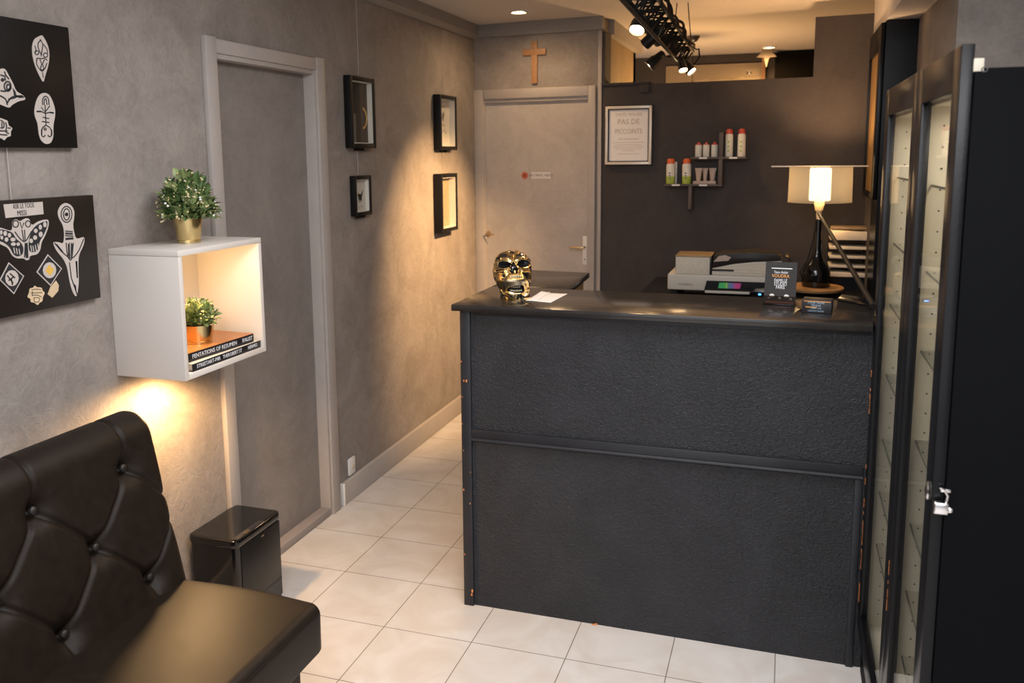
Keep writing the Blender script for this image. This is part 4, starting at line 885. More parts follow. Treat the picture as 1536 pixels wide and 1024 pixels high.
# ------------------------------------------------------------------ flyer stand, cup, card box, tablet on the counter
fa, fb = px(1150, 455, 'z', ZT1), px(1188, 459, 'z', ZT1)
ft = thing('flyer_stand', 'upright black flyer in a clear holder on the counter', 'flyer', (fa + fb) / 2, -.10)
hw_, hh = .052, .148; rot = Matrix.Rotation(math.radians(-12), 4, 'X')
mb = MB(); mb.box((-hw_, -.001, .002), (hw_, .001, hh), 0, 2, rot @ Matrix.Identity(4)); cd = part('card', mb, 'folder_black', ft, False)
mb = MB(); mb.box((-hw_ - .003, -.014, 0), (hw_ + .003, .045, .004), .001); mb.box((-hw_ - .002, -.0035, .003), (hw_ + .002, -.0022, .03), 0, 2, rot); part('holder_foot', mb, 'glass_dark', ft, False)
up = rot @ Vector((0, 0, 1)); nf = rot @ Vector((0, -1, 0))
def fl(x, z): return rot @ Vector((x, -.0012, z))
mb = MB(); mb.box((-.032, -.0018, .124), (.036, -.001, .127), 0, 2, rot); mb.text('Tatoo Atelier', .013, fl(.0, .112), (1, 0, 0), up, sx=.65)
for z_, s_ in ((.083, 'FAMILLE'), (.071, 'STUDIO'), (.060, 'PARIS')): mb.text(s_, .0165, fl(0, z_), (1, 0, 0), up, sx=.72)
part('white_lettering', mb, 'print_white', cd, False)
mb = MB(); mb.text('VOUDRA', .0165, fl(-.001, .099), (1, 0, 0), up, sx=.85); part('orange_lettering', mb, 'print_orange', cd, False)
mb = MB()
for x_, z_, r_ in ((-.026, .030, .009), (.022, .030, .009), (0, .022, .006), (-.036, .022, .005), (.036, .020, .006)):
    mb.ball(fl(x_, z_), r_, 10, (1, .12, .8))
part('printed_flowers', mb, 'paper', cd, False)
mb = MB(); mb.box((-.046, -.0018, .006), (.046, -.001, .012), 0, 2, rot); part('red_band', mb, 'red_sign', cd, False)
q = px(1208, 466, 'z', ZT1)
mb = MB(); cu = thing('small_bowl', 'small round brown bowl between the flyer and the black card box', 'bowl', (q.x, q.y + .02, ZT1))
mb.lathe([(.016, 0), (.024, .004), (.031, .018), (.033, .030), (.030, .0305), (.028, .018), (.018, .007), (.001, .006)], (0, 0, 0), 32, cap1=False); part('bowl', mb, 'brown_cup', cu, False)
mb = MB(); mb.ball((q.x + .014, q.y - .022, ZT1 + .0085), .0085, 16, (1.2, 1, 1)); tag(origin_to(part('gold_bead', mb, 'gold'), (q.x + .014, q.y - .022, ZT1)), 'tiny round gold bead lying in front of the brown bowl', 'bead')
a = px(1213, 470, 'z', ZT1); b = px(1243, 471, 'z', ZT1)
cb = thing('card_box', 'small black box printed with pale bluish writing on the counter', 'box', (b.x - .028, b.y + .035, ZT1), -.12)
mb = MB(); mb.box((-.052, -.03, 0), (.040, .04, .042), .002); bx = part('box_body', mb, 'book_black', cb, False)
mb = MB()
for i, (s_, sz) in enumerate((('ATELIER TENDRE', .008), ('TEFANIE', .0095), ('CARDS  MINI', .007), ('CONTACT ENCRE', .007))): mb.text(s_, sz, (-.008, -.0303, .034 - i * .009), (1, 0, 0), (0, 0, 1), .0003, sx=.85)
part('blue_lettering', mb, 'print_blue', bx, False)
mb = MB(); mb.box((-.045, -.0305, .0375), (.036, -.0298, .0395)); mb.box((-.04, -.0305, .018), (-.005, -.0298, .0205)); part('copper_lines', mb, 'print_orange', bx, False)
pts = [px(*q_, 'z', ZT1) for q_ in ((1256, 452), (1303, 459.5), (1299, 450), (1262, 444))]
mb = MB(); mb.prism([p + Vector((0, 0, .0005)) for p in pts], (0, 0, .008), .001); tb_ = tag(origin_to(part('tablet', mb, 'gloss_black'), pts[0]), 'flat black tablet lying behind the card box at the foot of the pole', 'tablet')

# ------------------------------------------------------------------ rear desk
DZ = .905; DY0, DY1 = 4.50, 5.24
t = thing('rear_desk', 'black desk against the charcoal wall behind the counter', 'desk', (-.2, 4.9, 0))
mb = MB(); mb.prism([(-.74, DY0, DZ - .03), (.415, DY0, DZ - .03), (.415, 5.24, DZ - .03), (-.74, 5.35, DZ - .03)], (0, 0, .03), .002); part('desktop', mb, 'counter_top', t)
mb = MB(); mb.box((-.72, DY0 + .03, 0), (-.69, 5.30, DZ - .03)); part('side_panel', mb, 'matt_black', t)
mb = MB(); mb.box((.38, DY0 + .03, 0), (.41, 5.20, DZ - .03)); part('side_panel', mb, 'matt_black', t)
mb = MB(); mb.box((.0, DY0, DZ - .0305), (.412, DY0 + .004, DZ - .026)); part('lit_edge', mb, 'wood', t)  # wood-coloured strip paints the lamplit front edge of the black desk
# printer
yP = 4.62
def Q(x, y, yy=yP): return px(x, y, 'y', yy)
a, b = Q(1001, 434), Q(1175, 413)
zt = 1.026; zb0 = DZ
t = thing('printer', 'wide cream flatbed printer on the rear desk', 'printer', ((a.x + b.x) / 2, yP + .15, zb0))
mb = MB(); mb.box((a.x, yP, a.z), (b.x, yP + .34, zt), .008, 3); pb_ = part('housing', mb, 'cream_plastic', t)
mb = MB(); mb.box((a.x + .02, yP + .02, zb0), (a.x + .05, yP + .3, a.z + .004)); part('foot', mb, 'matt_black', t)
mb = MB(); mb.box((b.x - .05, yP + .02, zb0), (b.x - .02, yP + .3, a.z + .004)); part('foot', mb, 'matt_black', t)
mb = MB(); mb.text('WOLBERTSE', .013, Q(1028, 426.5, yP - .001), (1, 0, 0), (0, 0, 1), .0006); part('lettering', mb, 'ink_soft', pb_)
c0, c1 = Q(1058, 437, yP - .02), Q(1150, 421, yP - .02)
mb = MB(); mb.prism([Q(1056, 435, yP - .02), Q(1128, 437, yP - .02), Q(1134, 432, yP - .02), Q(1164, 432, yP - .02), Q(1164, 424.5, yP - .01), Q(1060, 421, yP - .01)], (0, .03, 0)); cp = part('control_panel', mb, 'matt_black', t)
mb = MB(); mb.box((Q(1058, 437, yP).x, yP - .030, Q(1090, 439, yP).z), (Q(1126, 400, yP).x, yP - .018, Q(1090, 435.3, yP).z), .002); part('output_lip', mb, 'cream_plastic', t)
def scr():
    m, nt, b_ = nodes('screen_gradient'); tc = nt.nodes.new('ShaderNodeTexCoord'); sp = nt.nodes.new('ShaderNodeSeparateXYZ'); r = nt.nodes.new('ShaderNodeValToRGB')
    nt.links.new(tc.outputs['Generated'], sp.inputs[0]); nt.links.new(sp.outputs[0], r.inputs[0]); e = r.color_ramp.elements
    e[0].position = 0; e[0].color = (.03, .18, .07, 1); e[1].position = 1; e[1].color = (.20, .03, .12, 1)
    for p_, c_ in ((.33, (.04, .22, .06, 1)), (.37, (.22, .30, .03, 1)), (.42, (.06, .12, .12, 1)), (.6, (.07, .08, .20, 1)), (.8, (.28, .03, .10, 1))): x_ = e.new(p_); x_.color = c_
    nt.links.new(r.outputs[0], b_.inputs['Base Color']); nt.links.new(r.outputs[0], b_.inputs['Emission Color']); b_.inputs['Emission Strength'].default_value = .35; b_.inputs['Roughness'].default_value = .3
scr()
mb = MB(); mb.prism([Q(1077, 432, yP - .021), Q(1110, 433, yP - .021), Q(1112, 424.8, yP - .021), Q(1079, 423.5, yP - .021)], (0, -.0008, 0)); part('screen', mb, 'screen_gradient', cp)
mb = MB(); mb.box((Q(1127, 437, yP - .02).x, yP - .02, DZ + .001), (Q(1162, 437, yP - .02).x, yP - .001, Q(1140, 436, yP - .02).z), .003); un = part('button_unit', mb, 'gloss_black', t)
g = Q(1139.5, 441.5, yP - .022); mb = MB(); mb.ball(g, .0055, 12, (1.4, .4, .8)); part('power_light', mb, 'led_blue', un)
# block of paper with dark cover on the printer, left
a, b = Q(1013, 411), Q(1066, 384.5)
t = thing('ring_binder', 'thick pale block with a brown cover on the left end of the printer', 'binder', ((a.x + b.x) / 2, yP + .1, zt))
mb = MB(); mb.box((a.x, yP + .004, zt + .0005), (b.x - .004, yP + .22, b.z - .006), .002); part('page_block', mb, 'paper_edges', t)
mb = MB(); mb.box((a.x - .004, yP, b.z - .006), (b.x + .004, yP + .23, b.z), .002); part('cover', mb, 'book_brown', t)
mb = MB(); mb.box((b.x - .003, yP + .002, zt + .0005), (b.x + .004, yP + .23, b.z - .006), .001); part('spine', mb, 'book_black', t)
# magazines
a, b = Q(1068, 411), Q(1172, 404)
lay = [(a.x, b.x - .01, zt, zt + .018, 'paper_edges', 'lowest pale magazine bundle on the printer, right of the thick binder'), (a.x + .11, b.x - .012, zt + .018, zt + .031, 'paper_warm', 'warm toned magazine just beneath the black folder on the printer')]
for i, (x0, x1, z0, z1, mt, lb) in enumerate(lay):
    m_ = thing('magazine', lb, 'magazine', ((x0 + x1) / 2, yP + .12, z0), 0, 'magazines piled on the printer')
    mb = MB(); mb.box((x0, yP + .004, z0 + .0006), (x1, yP + .24, z1 - .0015), .001); part('pages', mb, mt, m_)
    mb = MB(); mb.box((x0 - .002, yP + .002, z1 - .0015), (x1 + .002, yP + .242, z1), .0005); part('cover', mb, 'paper', m_)
t = thing('document_folder', 'black floppy folder with curled right end on top of the magazines', 'folder', (-.15, yP + .1, zt + .032))
x1 = Q(1172, 404).x; zf = zt + .0315
def Qz(x, y): p = Q(x, y, yP + .01); return Vector((p.x, p.y, max(p.z, zf)))
mb = MB(); mb.prism([Qz(*q_) for q_ in ((1068, 402), (1080, 399.5), (1100, 395.5), (1130, 392.5), (1172, 391), (1172, 387), (1165, 381), (1130, 379), (1080, 381), (1070, 385))], (0, .21, 0), .0015); part('cover', mb, 'folder_black', t)
mb = MB(); mb.prism([Qz(*q_) - Vector((0, .003, 0)) for q_ in ((1068, 410), (1172, 410), (1172, 391.5), (1130, 393), (1100, 396), (1080, 400), (1068, 402.5))], (0, .2, 0)); part('inner_sheets', mb, 'paper_edges', t)
mb = MB(); mb.prism([Qz(*q_) - Vector((0, .005, 0)) for q_ in ((1075, 402), (1100, 397), (1130, 393.6), (1172, 392.2), (1172, 393.8), (1130, 395), (1100, 398.2))], (0, .01, 0)); part('top_sheet', mb, 'paper', t)
mb = MB(); pts = []
for an in np.linspace(-1.9, 1.6, 14): pts.append(Vector((x1 + .018 + .026 * math.cos(an), 0, zt + .075 + .030 * math.sin(an))))
rows = [[p + Vector((0, yP + yy_, 0)) for p in pts] for yy_ in (.01, .21)]; mb.grid(rows); o_ = part('curled_end', mb, 'folder_black', t); md = o_.modifiers.new('thick', 'SOLIDIFY'); md.thickness = .004
mb = MB(); mb.prism([Q(1070, 392.5, yP + .008), Q(1092, 391, yP + .008), Q(1097, 386, yP + .008), Q(1088, 382.5, yP + .008), Q(1078, 384, yP + .008)], (0, .006, 0)); p = part('pink_tab', mb, 'tube_pink', t)

# table lamp on round wooden disc
LX, LY = .170, 4.905
LZ = DZ + .040
mb = MB(); mb.lathe([(.140, 0), (.150, .004), (.155, .016), (.152, .020), (.001, .0205)], (0, 0, 0), 56, cap1=False)
ds = part('wooden_disc', mb, 'wood_disc', None); ds.location = (LX - .012, LY, LZ - .0205); tag(ds, 'round wooden disc under the table lamp', 'tray')
mb = MB(); mb.box((LX - .10, LY - .07, DZ + .0005), (LX + .09, LY + .08, LZ - .021), .003); tag(origin_to(part('storage_box', mb, 'matt_black'), (LX, LY, DZ)), 'low black box under the round wooden disc', 'box')
t = thing('table_lamp', 'lit table lamp with cream drum shade and black bottle shaped base', 'lamp', (LX, LY, LZ))
mb = MB(); mb.lathe([(.070, 0), (.073, .006), (.073, .066), (.068, .092), (.054, .118), (.036, .142), (.025, .170), (.020, .21), (.017, .33), (.016, .36)], (0, 0, 0), 44); part('base', mb, 'gloss_black', t, False)
zs0 = px(1226, 303, 'y', LY).z - LZ; zs1 = px(1226, 250, 'y', LY).z - LZ
mb = MB(); mb.lathe([(.020, zs0 - .045), (.022, zs0 - .03), (.026, zs0 - .012), (.024, zs0 + .01)], (0, 0, 0), 24); mb.lathe([(.012, .355), (.014, zs0 - .045)], (0, 0, 0), 20); part('socket', mb, 'socket_cream', t, False)
mb = MB(); mb.lathe([(.163, zs0), (.160, zs0 + .001), (.157, zs1)], (0, 0, 0), 64, cap0=False, cap1=False); mb.lathe([(.1575, zs1 - .004), (.1595, zs1 - .002), (.1575, zs1)], (0, 0, 0), 64, cap0=False, cap1=False); part('lamp_shade', mb, 'lampshade', t, False)
mb = MB()
for k in range(3):
    an = k * 2.09 + .4; mb.tube([(0, 0, zs0 + .02), (.158 * math.cos(an), .158 * math.sin(an), zs0 + .02)], .0014, 6)
part('shade_carrier', mb, 'steel_dark', t, False)
mb = MB(); mb.lathe([(.050, zs0 + .008), (.054, zs0 + .012), (.054, zs1 - .012), (.050, zs1 - .008)], (0, 0, 0), 40, cap0=False, cap1=False); part('inner_diffuser', mb, 'tube_glow', t, False)
light_in(point('lamp_bulb_light', (LX, LY, LZ + (zs0 + zs1) / 2), 3.4, (1, .62, .28), .02), t)
light_in(spot('lamp_up_light', (LX, LY, LZ + zs1 - .03), (LX + .05, LY + .12, LZ + zs1 + .5), 17, (1, .58, .28), 125, .6, .04), t)
mb = MB(); mb.tube([(LX - .06, LY - .03, LZ + .02), (LX - .085, LY - .04, LZ + .08), (LX - .05, LY - .04, LZ + .14), (LX - .03, LY - .03, LZ + .22), (LX - .008, LY - .01, LZ + .36)], .003, 8); part('power_cord', mb, 'matt_black', t)
# leaning pole
a = px(1228, 320, 'y', 4.72); b = px(1310, 459, 'z', ZT1 + .011)
mb = MB(); mb.tube([a, a.lerp(b, .12), b], [.007, .0085, .010], 14); tag(origin_to(part('leaning_pole', mb, 'pole_black'), b), 'long black pole leaning from the table lamp down to the counter top', 'pole')
# glass wall shelf above the lamp
a, b = px(1157, 252, 'y', 5.05), px(1308, 248, 'y', 5.05)
t = thing('glass_shelf', 'thin clear glass shelf with pale edge above the table lamp', 'shelf', ((a.x + b.x) / 2, 5.2, a.z))
zsf = (a.z + b.z) / 2
mb = MB(); mb.box((a.x, 5.06, zsf), (.418, 5.24, zsf + .006)); part('glass_plate', mb, 'glass', t)
mb = MB(); mb.box((a.x, 5.053, zsf - .001), (.418, 5.059, zsf + .006), .001); part('front_edge', mb, 'white_plastic', t)
# paper trays
tx0, tx1 = px(1243, 370, 'y', 5.02).x, px(1311, 370, 'y', 5.02).x
t = thing('paper_tray_rack', 'black stacked letter tray rack in the corner right of the lamp', 'rack', ((tx0 + tx1) / 2, 5.1, DZ))
mb = MB(); mb.box((tx0, 5.03, DZ), (tx1, 5.21, DZ + .075)); part('rack_base', mb, 'matt_black', t)
tops = []
for k in range(5):
    z_ = DZ + .077 + k * .050; mb = MB(); mb.box((tx0, 5.02, z_), (tx1, 5.21, z_ + .004), .001); mb.box((tx1 - .004, 5.02, z_), (tx1, 5.21, z_ + .012), .001); part('tray', mb, 'matt_black', t); tops.append(z_ + .0042)
for sx_ in (tx0 + .004, tx1 - .008):
    mb = MB(); mb.box((sx_, 5.195, DZ + .07), (sx_ + .006, 5.205, DZ + .30)); part('upright', mb, 'matt_black', t)
nm_ = ['lowest', 'second from the bottom', 'middle', 'second from the top', 'topmost']
hts = [.026, .014, .016, .018, .050]
for k, z_ in enumerate(tops):
    x0 = tx0 + .006; x1 = tx1 - .006; pf = [(x0, z_), (x1 - .02, z_), (x1, z_ - .0), (x1 + .004, z_ + hts[k] * .45), (x1 - .006, z_ + hts[k] * .95), (x1 - .05, z_ + hts[k] * .85), (x0, z_ + hts[k])]
    mb = MB(); mb.prism([(x_, 5.016, q_) for x_, q_ in pf], (0, .17, 0), .001); tag(origin_to(part('paper_stack', mb, 'paper_warm'), (x0, 5.1, z_)), 'paper stack in the %s tray of the letter rack' % nm_[k], 'paper', 'paper stacks in the tray rack')
mb = MB(); mb.box((tx0 + .01, 5.08, tops[4] + .051), (tx1 - .02, 5.20, tops[4] + .066), .003); tag(origin_to(part('brown_folder', mb, 'book_brown'), (tx0, 5.1, tops[4] + .051)), 'brown folder on top of the tallest paper stack in the corner', 'folder')

# dark framed mirror on the right wall
t = thing('wall_mirror', 'tall narrow mirror in a wide black frame on the right wall by the lamp', 'mirror', (.42, 5.0, 1.42))
mb = MB()
y0_, y1_, z0_, z1_ = 4.60, 5.20, 1.425, 2.262
mb.box((.400, y0_, z0_), (.4195, y0_ + .10, z1_), .002); mb.box((.400, y1_ - .03, z0_), (.4195, y1_, z1_), .002); mb.box((.400, y0_ + .10, z1_ - .12), (.4195, y1_ - .03, z1_), .002); mb.box((.400, y0_ + .10, z0_), (.4195, y1_ - .03, z0_ + .03), .002); part('frame', mb, 'cabinet_black', t)
mb = MB(); mb.box((.412, y0_ + .10, z0_ + .03), (.4195, y1_ - .03, z1_ - .12)); part('mirror_glass', mb, 'mirror_lamp_tint', t)
mb = MB(); mb.box((.42, 4.58, 0), (.56, 4.869, 2.265)); struct('wall_right_stub', mb, 'cabinet_black')

# certificate on the charcoal wall
u0, z1 = pxb(908.5, 160, .015); u1, z0 = pxb(976.5, 246.5, .015)
t = thing('certificate_frame', 'silver framed white certificate on the charcoal wall', 'picture', bw((u0 + u1) / 2, z0, 0), -TA)
bar = .016; mb = MB()
bbox_(mb, u0, u0 + bar, z0, z1, .001, .022, .002); bbox_(mb, u1 - bar, u1, z0, z1, .001, .022, .002); bbox_(mb, u0 + bar, u1 - bar, z0, z0 + bar, .001, .022, .002); bbox_(mb, u0 + bar, u1 - bar, z1 - bar, z1, .001, .022, .002); part('frame', mb, 'silver_frame', t)
mb = MB(); k = .006
for (a0, a1, b0, b1) in ((u0 + bar, u0 + bar + k, z0 + bar, z1 - bar), (u1 - bar - k, u1 - bar, z0 + bar, z1 - bar), (u0 + bar, u1 - bar, z0 + bar, z0 + bar + k), (u0 + bar, u1 - bar, z1 - bar - k, z1 - bar)): bbox_(mb, a0, a1, b0, b1, .001, .018)
bbox_(mb, u0 - .004, u1 + .006, z0 - .008, z1 + .004, -.002, .003); part('black_edge', mb, 'frame_black', t)
mb = MB(); bbox_(mb, u0 + bar + k, u1 - bar - k, z0 + bar + k, z1 - bar - k, .001, .010); sh = part('sheet', mb, 'bright_paper', t)
uc = (u0 + u1) / 2; hz = z1 - z0; mb = MB()
mb.text('TOUTE TROUSSE', .026, bw(uc, z0 + hz * .855, .0105), E1, (0, 0, 1), .0004, sx=.86); mb.text('PAS DE', .044, bw(uc, z0 + hz * .73, .0105), E1, (0, 0, 1), .0004, sx=1.0); mb.text('PICCOINTS', .042, bw(uc, z0 + hz * .565, .0105), E1, (0, 0, 1), .0004, sx=.80); part('headline', mb, 'ink_pale', sh)
mb = MB(); mb.text('UNE CREATION MERCI', .013, bw(uc, z0 + hz * .435, .0105), E1, (0, 0, 1), .0004)
for i, (w_, fz) in enumerate(((.20, .375), (.17, .335), (.20, .30), (.17, .265), (.08, .235), (.14, .18))): bbox_(mb, uc - w_ / 2, uc + w_ / 2, z0 + hz * fz, z0 + hz * fz + .0022, .0101, .0106)
part('small_print', mb, 'ink_pale', sh)

# zigzag wall shelf with toiletries
d_ = .085
def U(x): return pxb(x, 260, d_)[0]
def Zp(y): return pxb(1060, y, d_)[1]
t = thing('zigzag_wall_shelf', 'brown stepped wall shelf on the charcoal wall holding bottles', 'shelf', bw(U(1060), Zp(280), 0), -TA)
th = .012
def board(name, u0, u1, z0, z1): mb = MB(); bbox_(mb, u0, u1, z0, z1, .001, d_, .0015); part(name, mb, 'shelf_brown', t)
zl = Zp(276.2); zu = Zp(235.4)
board('lower_board', U(996), U(1083), zl - th, zl); board('upper_board', U(1035), U(1119), zu - th, zu)
board('upright', U(1077), U(1083) - .0, zl, zu - th); board('upper_upright', U(1077), U(1083), zu, Zp(199)); board('lower_upright', U(1033), U(1038), Zp(314), zl - th)
mb = MB()
for xa, xb_, zz2 in ((1008, 1020, zl), (1049, 1061, zl), (1048, 1060, zu), (1093, 1105, zu)): bbox_(mb, U(xa), U(xb_), zz2 - th + .001, zz2 - .001, d_, d_ + .001)
part('price_tags', mb, 'white_plastic', t)
def bottle(x, z, rw, hh, cap, body, low, label, grp, dd=.045, capk=.78):
    uu_ = pxb(x, 260, dd)[0]; hb = hh * capk; t = thing('spray_can' if capk > .8 else 'shampoo_bottle', label, 'bottle', bw(uu_, z, dd), -TA, grp)
    mb = MB(); mb.lathe([(rw * .92, 0), (rw, .004), (rw, hb * .38)], (0, 0, 0), 24, cap1=False); part('lower_body', mb, low, t, False)
    mb = MB(); mb.lathe([(rw, hb * .38), (rw * 1.0, hb * .93), (rw * .82, hb)], (0, 0, 0), 24, cap0=False); bb_ = part('body', mb, body, t, False)
    mb = MB(); mb.lathe([(rw * .84, hb), (rw * .86, hh * .93), (rw * .6, hh), (.001, hh)], (0, 0, 0), 24, cap1=False); part('cap', mb, cap, t, False)
    return t, bb_
def lab(p, rw, z0, z1, mat='ink_soft'):
    mb = MB(); n = 4
    for i in range(3): mb.box((-rw * .22, -rw - .0008, z0 + (z1 - z0) * i / 3), (rw * .22, -rw + .001, z0 + (z1 - z0) * (i + .5) / 3))
    part('label_marks', mb, mat, p, False)
for x, lb in ((1006, 'orange capped bottle, left one on the lower shelf board'), (1030, 'orange capped bottle next to the little beaker set on the lower shelf board')):
    b_, bd = bottle(x, zl, .0262, .150, 'cap_orange', 'bottle_white', 'bottle_green', lb, 'orange capped bottles', .045, .80); lab(bd, .0262, .030, .075)
mb = MB(); u_ = pxb(1013, 260, .025)[0]; bbox_(mb, u_ - .012, u_ + .008, zl, zl + .13, .004, .02, .002); tag(origin_to(part('carton', mb, 'paper'), bw(u_, zl, .01)), 'narrow white carton half hidden behind the left orange capped bottle', 'box')
for x, lb in ((1092.5, 'red capped tall bottle right after the upright on the upper board'), (1111, 'red capped tall bottle at the right end of the upper board')):
    b_, bd = bottle(x, zu, .0225, .160, 'cap_red', 'bottle_white', 'bottle_white', lb, 'red capped bottles', .045, .82); lab(bd, .0225, .028, .105, 'bottle_green')
for x, lb in ((1047, 'small white jar with red tip, left of the three on the upper board'), (1058.5, 'small white jar with red tip, middle of the three on the upper board'), (1071, 'small white jar with red tip, right of the three on the upper board')):
    uu_ = pxb(x, 260, .045)[0]; j = thing('small_jar', lb, 'jar', bw(uu_, zu, .045), -TA, 'small white jars')
    mb = MB(); mb.lathe([(.018, 0), (.0195, .003), (.0195, .068), (.017, .071)], (0, 0, 0), 22); part('body', mb, 'bottle_white', j, False)
    mb = MB(); mb.lathe([(.0185, .071), (.018, .075), (.009, .078), (.006, .084), (.003, .088)], (0, 0, 0), 22); part('cap', mb, 'cap_red', j, False)
ub = [pxb(x, 260, .05)[0] for x in (1041, 1075)]
mb = MB(); bbox_(mb, ub[0], ub[1], zl, zl + .018, .02, .075, .002); tag(origin_to(part('display_tray', mb, 'tube_pink'), bw(ub[0], zl, .04)), 'low pinkish tray holding three tubes on the lower shelf board', 'tray')
for x, lb, tw in ((1048, 'pinkish tube, left of the three in the low tray', 0), (1058, 'narrow pinkish tube, middle of the three in the low tray', 1), (1069, 'pinkish tube, right of the three in the low tray', 0)):
    uu_ = pxb(x, 260, .048)[0]; mb = MB(); k = 1 if tw == 0 else .72
    rows = [[Vector((r_ * k * math.cos(a), r_ * f_ * math.sin(a), z_)) for a in np.linspace(0, 2 * math.pi, 18, endpoint=False)] for r_, f_, z_ in ((.013, 1, 0), (.014, .95, .012), (.018, .5, .050), (.0225, .12, .072), (.0225, .1, .076))]
    V = mb.grid(rows, True); mb.bm.faces.new(V[0][::-1]); mb.bm.faces.new(V[-1])
    o_ = part('cream_tube', mb, 'tube_pink', None); o_.location = bw(uu_, zl + .018, .048); o_.rotation_euler = (0, 0, -TA); tag(o_, lb, 'tube', 'pinkish tubes')

# ------------------------------------------------------------------ glass fronted cabinet on the right
KX, KY0, KY1, KM = .270, 1.655, 2.832, 2.172; KT, KD = 1.835, .60; PL = .15
t = thing('display_cabinet', 'tall black glass fronted display cabinet at the right edge', 'cabinet', (.43, 2.25, 0))
mb = MB(); mb.box((KX + .021, KY0, 0), (KD, KY0 + .018, 1.795), .0015); sdp = part('side_panel', mb, 'cabinet_side', t)
mb = MB(); mb.box((KX + .021, KY1 - .018, 0), (KD, KY1, 1.795), .001); part('side_panel', mb, 'cabinet_side', t)
mb = MB(); mb.box((KX + .021, KY0 + .018, 1.775), (KD, KY1 - .018, 1.793), .001); part('top_panel', mb, 'cabinet_side', t)
mb = MB(); mb.box((KX + .015, KY0 + .018, .0), (KX + .035, KY1 - .01, PL - .004)); part('plinth', mb, 'cabinet_side', t)
mb = MB()
mb.box((KX + .024, KY0 + .0185, PL), (KD - .008, KY0 + .0225, 1.774)); mb.box((KX + .024, KY1 - .0225, PL), (KD - .008, KY1 - .0185, 1.774)); mb.box((KD - .018, KY0 + .019, PL), (KD - .008, KY1 - .019, 1.774)); mb.box((KX + .024, KY0 + .019, PL), (KD - .008, KY1 - .019, PL + .018)); mb.box((KX + .024, KY0 + .019, 1.755), (KD - .008, KY1 - .019, 1.774)); mb.box((KX + .024, KM - .009, PL + .018), (KD - .018, KM + .009, 1.755))
ci = part('interior_lining', mb, 'cabinet_cream', t)
mb = MB()
for yf in (KM - .0095, KY1 - .0230):
    for xo in (KX + .057, KX + .245):
        for i in range(34): mb.lathe([(.0022, 0), (.0022, .0006)], (xo, yf, PL + .06 + i * .047), 8, (0, -1, 0))
part('peg_holes', mb, 'ink', ci)
for (ya_, yb_) in ((KY0 + .024, KM - .010), (KM + .010, KY1 - .024)):
    mb = MB(); mb.box((KX + .10, ya_ + .06, 1.746), (KX + .12, yb_ - .06, 1.7545)); part('fill_strip', mb, 'cabinet_fill_glow', t)  # added glowing strip, unseen, to brighten the cream interior
    light_in(area('cabinet_fill_light', (KX + .13, (ya_ + yb_) / 2, 1.742), (KX + .13, (ya_ + yb_) / 2, 0), .03, yb_ - ya_ - .14, .75, (1, .90, .76)), t)  # added fill lamp for this compartment
    for z_ in (.44, .61, .78, .985, 1.20, 1.385, 1.58):
        mb = MB(); mb.box((KX + .041, ya_, z_), (KD - .020, yb_, z_ + .005)); gs = part('glass_shelf', mb, 'glass', t)
        mb = MB(); mb.box((KX + .038, ya_, z_), (KX + .041, yb_, z_ + .005)); part('front_edge', mb, 'glass_edge', gs)
thk = .020
def door(y0, y1, sl, sr, name):
    mb = MB(); tr, br_ = .075, .075
    mb.box((KX, y0, PL), (KX + thk, y0 + sl, KT), .0015); mb.box((KX, y1 - sr, PL), (KX + thk, y1, KT), .0015); mb.box((KX, y0 + sl, KT - tr), (KX + thk, y1 - sr, KT), .0015); mb.box((KX, y0 + sl, PL), (KX + thk, y1 - sr, PL + br_), .0015)
    d = part(name, mb, 'cabinet_black', t)
    mb = MB(); mb.box((KX + .008, y0 + sl - .003, PL + br_ - .003), (KX + .012, y1 - sr + .003, KT - tr + .003)); part('glass_pane', mb, 'glass', d); return d
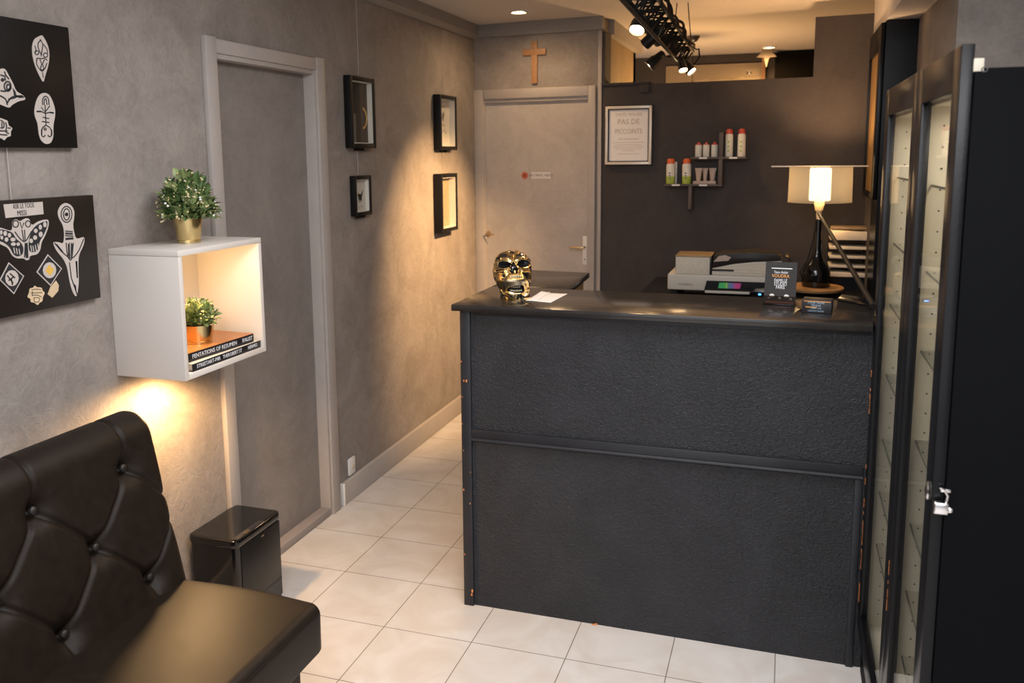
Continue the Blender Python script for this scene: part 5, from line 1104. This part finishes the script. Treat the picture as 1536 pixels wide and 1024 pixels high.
d1_ = door(KY0 + .004, KM - .003, .072, .078, 'glass_door'); d2_ = door(KM + .003, KY1 + .006, .065, .085, 'glass_door')
mb = MB()
rnd = random.Random(2)
for i in range(26): z_ = PL + .08 + rnd.random() ** 1.6 * .75; mb.box((KX - .0006, KY1 - .004 - rnd.random() * .006, z_), (KX + .001, KY1 + .0062, z_ + rnd.uniform(.006, .03)))
for i in range(6): z_ = .40 + rnd.random() * .3; mb.box((KX - .0006, KM - .006, z_), (KX + .001, KM - .0032, z_ + rnd.uniform(.006, .03)))
part('paint_chips', mb, 'chip_orange', d2_)
q = px(1392, 747, 'x', KX); mb = MB(); mb.lathe([(.011, 0), (.012, .003), (.010, .006), (.004, .008), (.001, .008)], (0, 0, 0), 24)
for v in mb.bm.verts: v.co = Vector((KX - v.co.z * 1.0, KY0 + .030 + v.co.x, 1.045 + v.co.y * 1.5))
kb = part('knob', mb, 'chrome', d1_)
pk = thing('padlock', 'small open chrome padlock on the near edge of the display cabinet', 'padlock', (KX + .010, KY0 - .006, 1.03))
qx, qz = px(1412, 750, 'y', KY0 - .012).x, px(1412, 750, 'y', KY0 - .012).z
pk.location = (qx, KY0 - .012, qz - .015)
mb = MB(); mb.box((-.012, -.007, -.010), (.012, .007, .012), .003, 3); part('lock_body', mb, 'chrome', pk, False)
mb = MB(); mb.tube([(.008, 0, .010), (.010, 0, .024), (.004, 0, .034), (-.004, 0, .038)], .0022, 8); mb.ball((.014, -.004, .0), .006, 10); part('shackle', mb, 'chrome', pk, False)
mb = MB(); mb.box((-.002, .0, .030), (.014, .010, .036), .001); part('hasp', mb, 'chrome', pk, False)
a = px(1457, 95, 'y', KY0); b = px(1476, 103, 'y', KY0)
mb = MB(); mb.box((a.x + .004, KY0 - .0005, b.z - .004), (b.x, KY0 + .012, a.z + .008), .001); part('bare_corner', mb, 'cabinet_cream', sdp)
mb = MB(); c = px(1477, 104, 'y', KY0 - .001); mb.tube([c + Vector((.0045 * math.cos(a_), 0, .0035 * math.sin(a_))) for a_ in np.linspace(0, 6.28, 16)], .001, 6); part('cam_screw', mb, 'steel_dark', sdp)
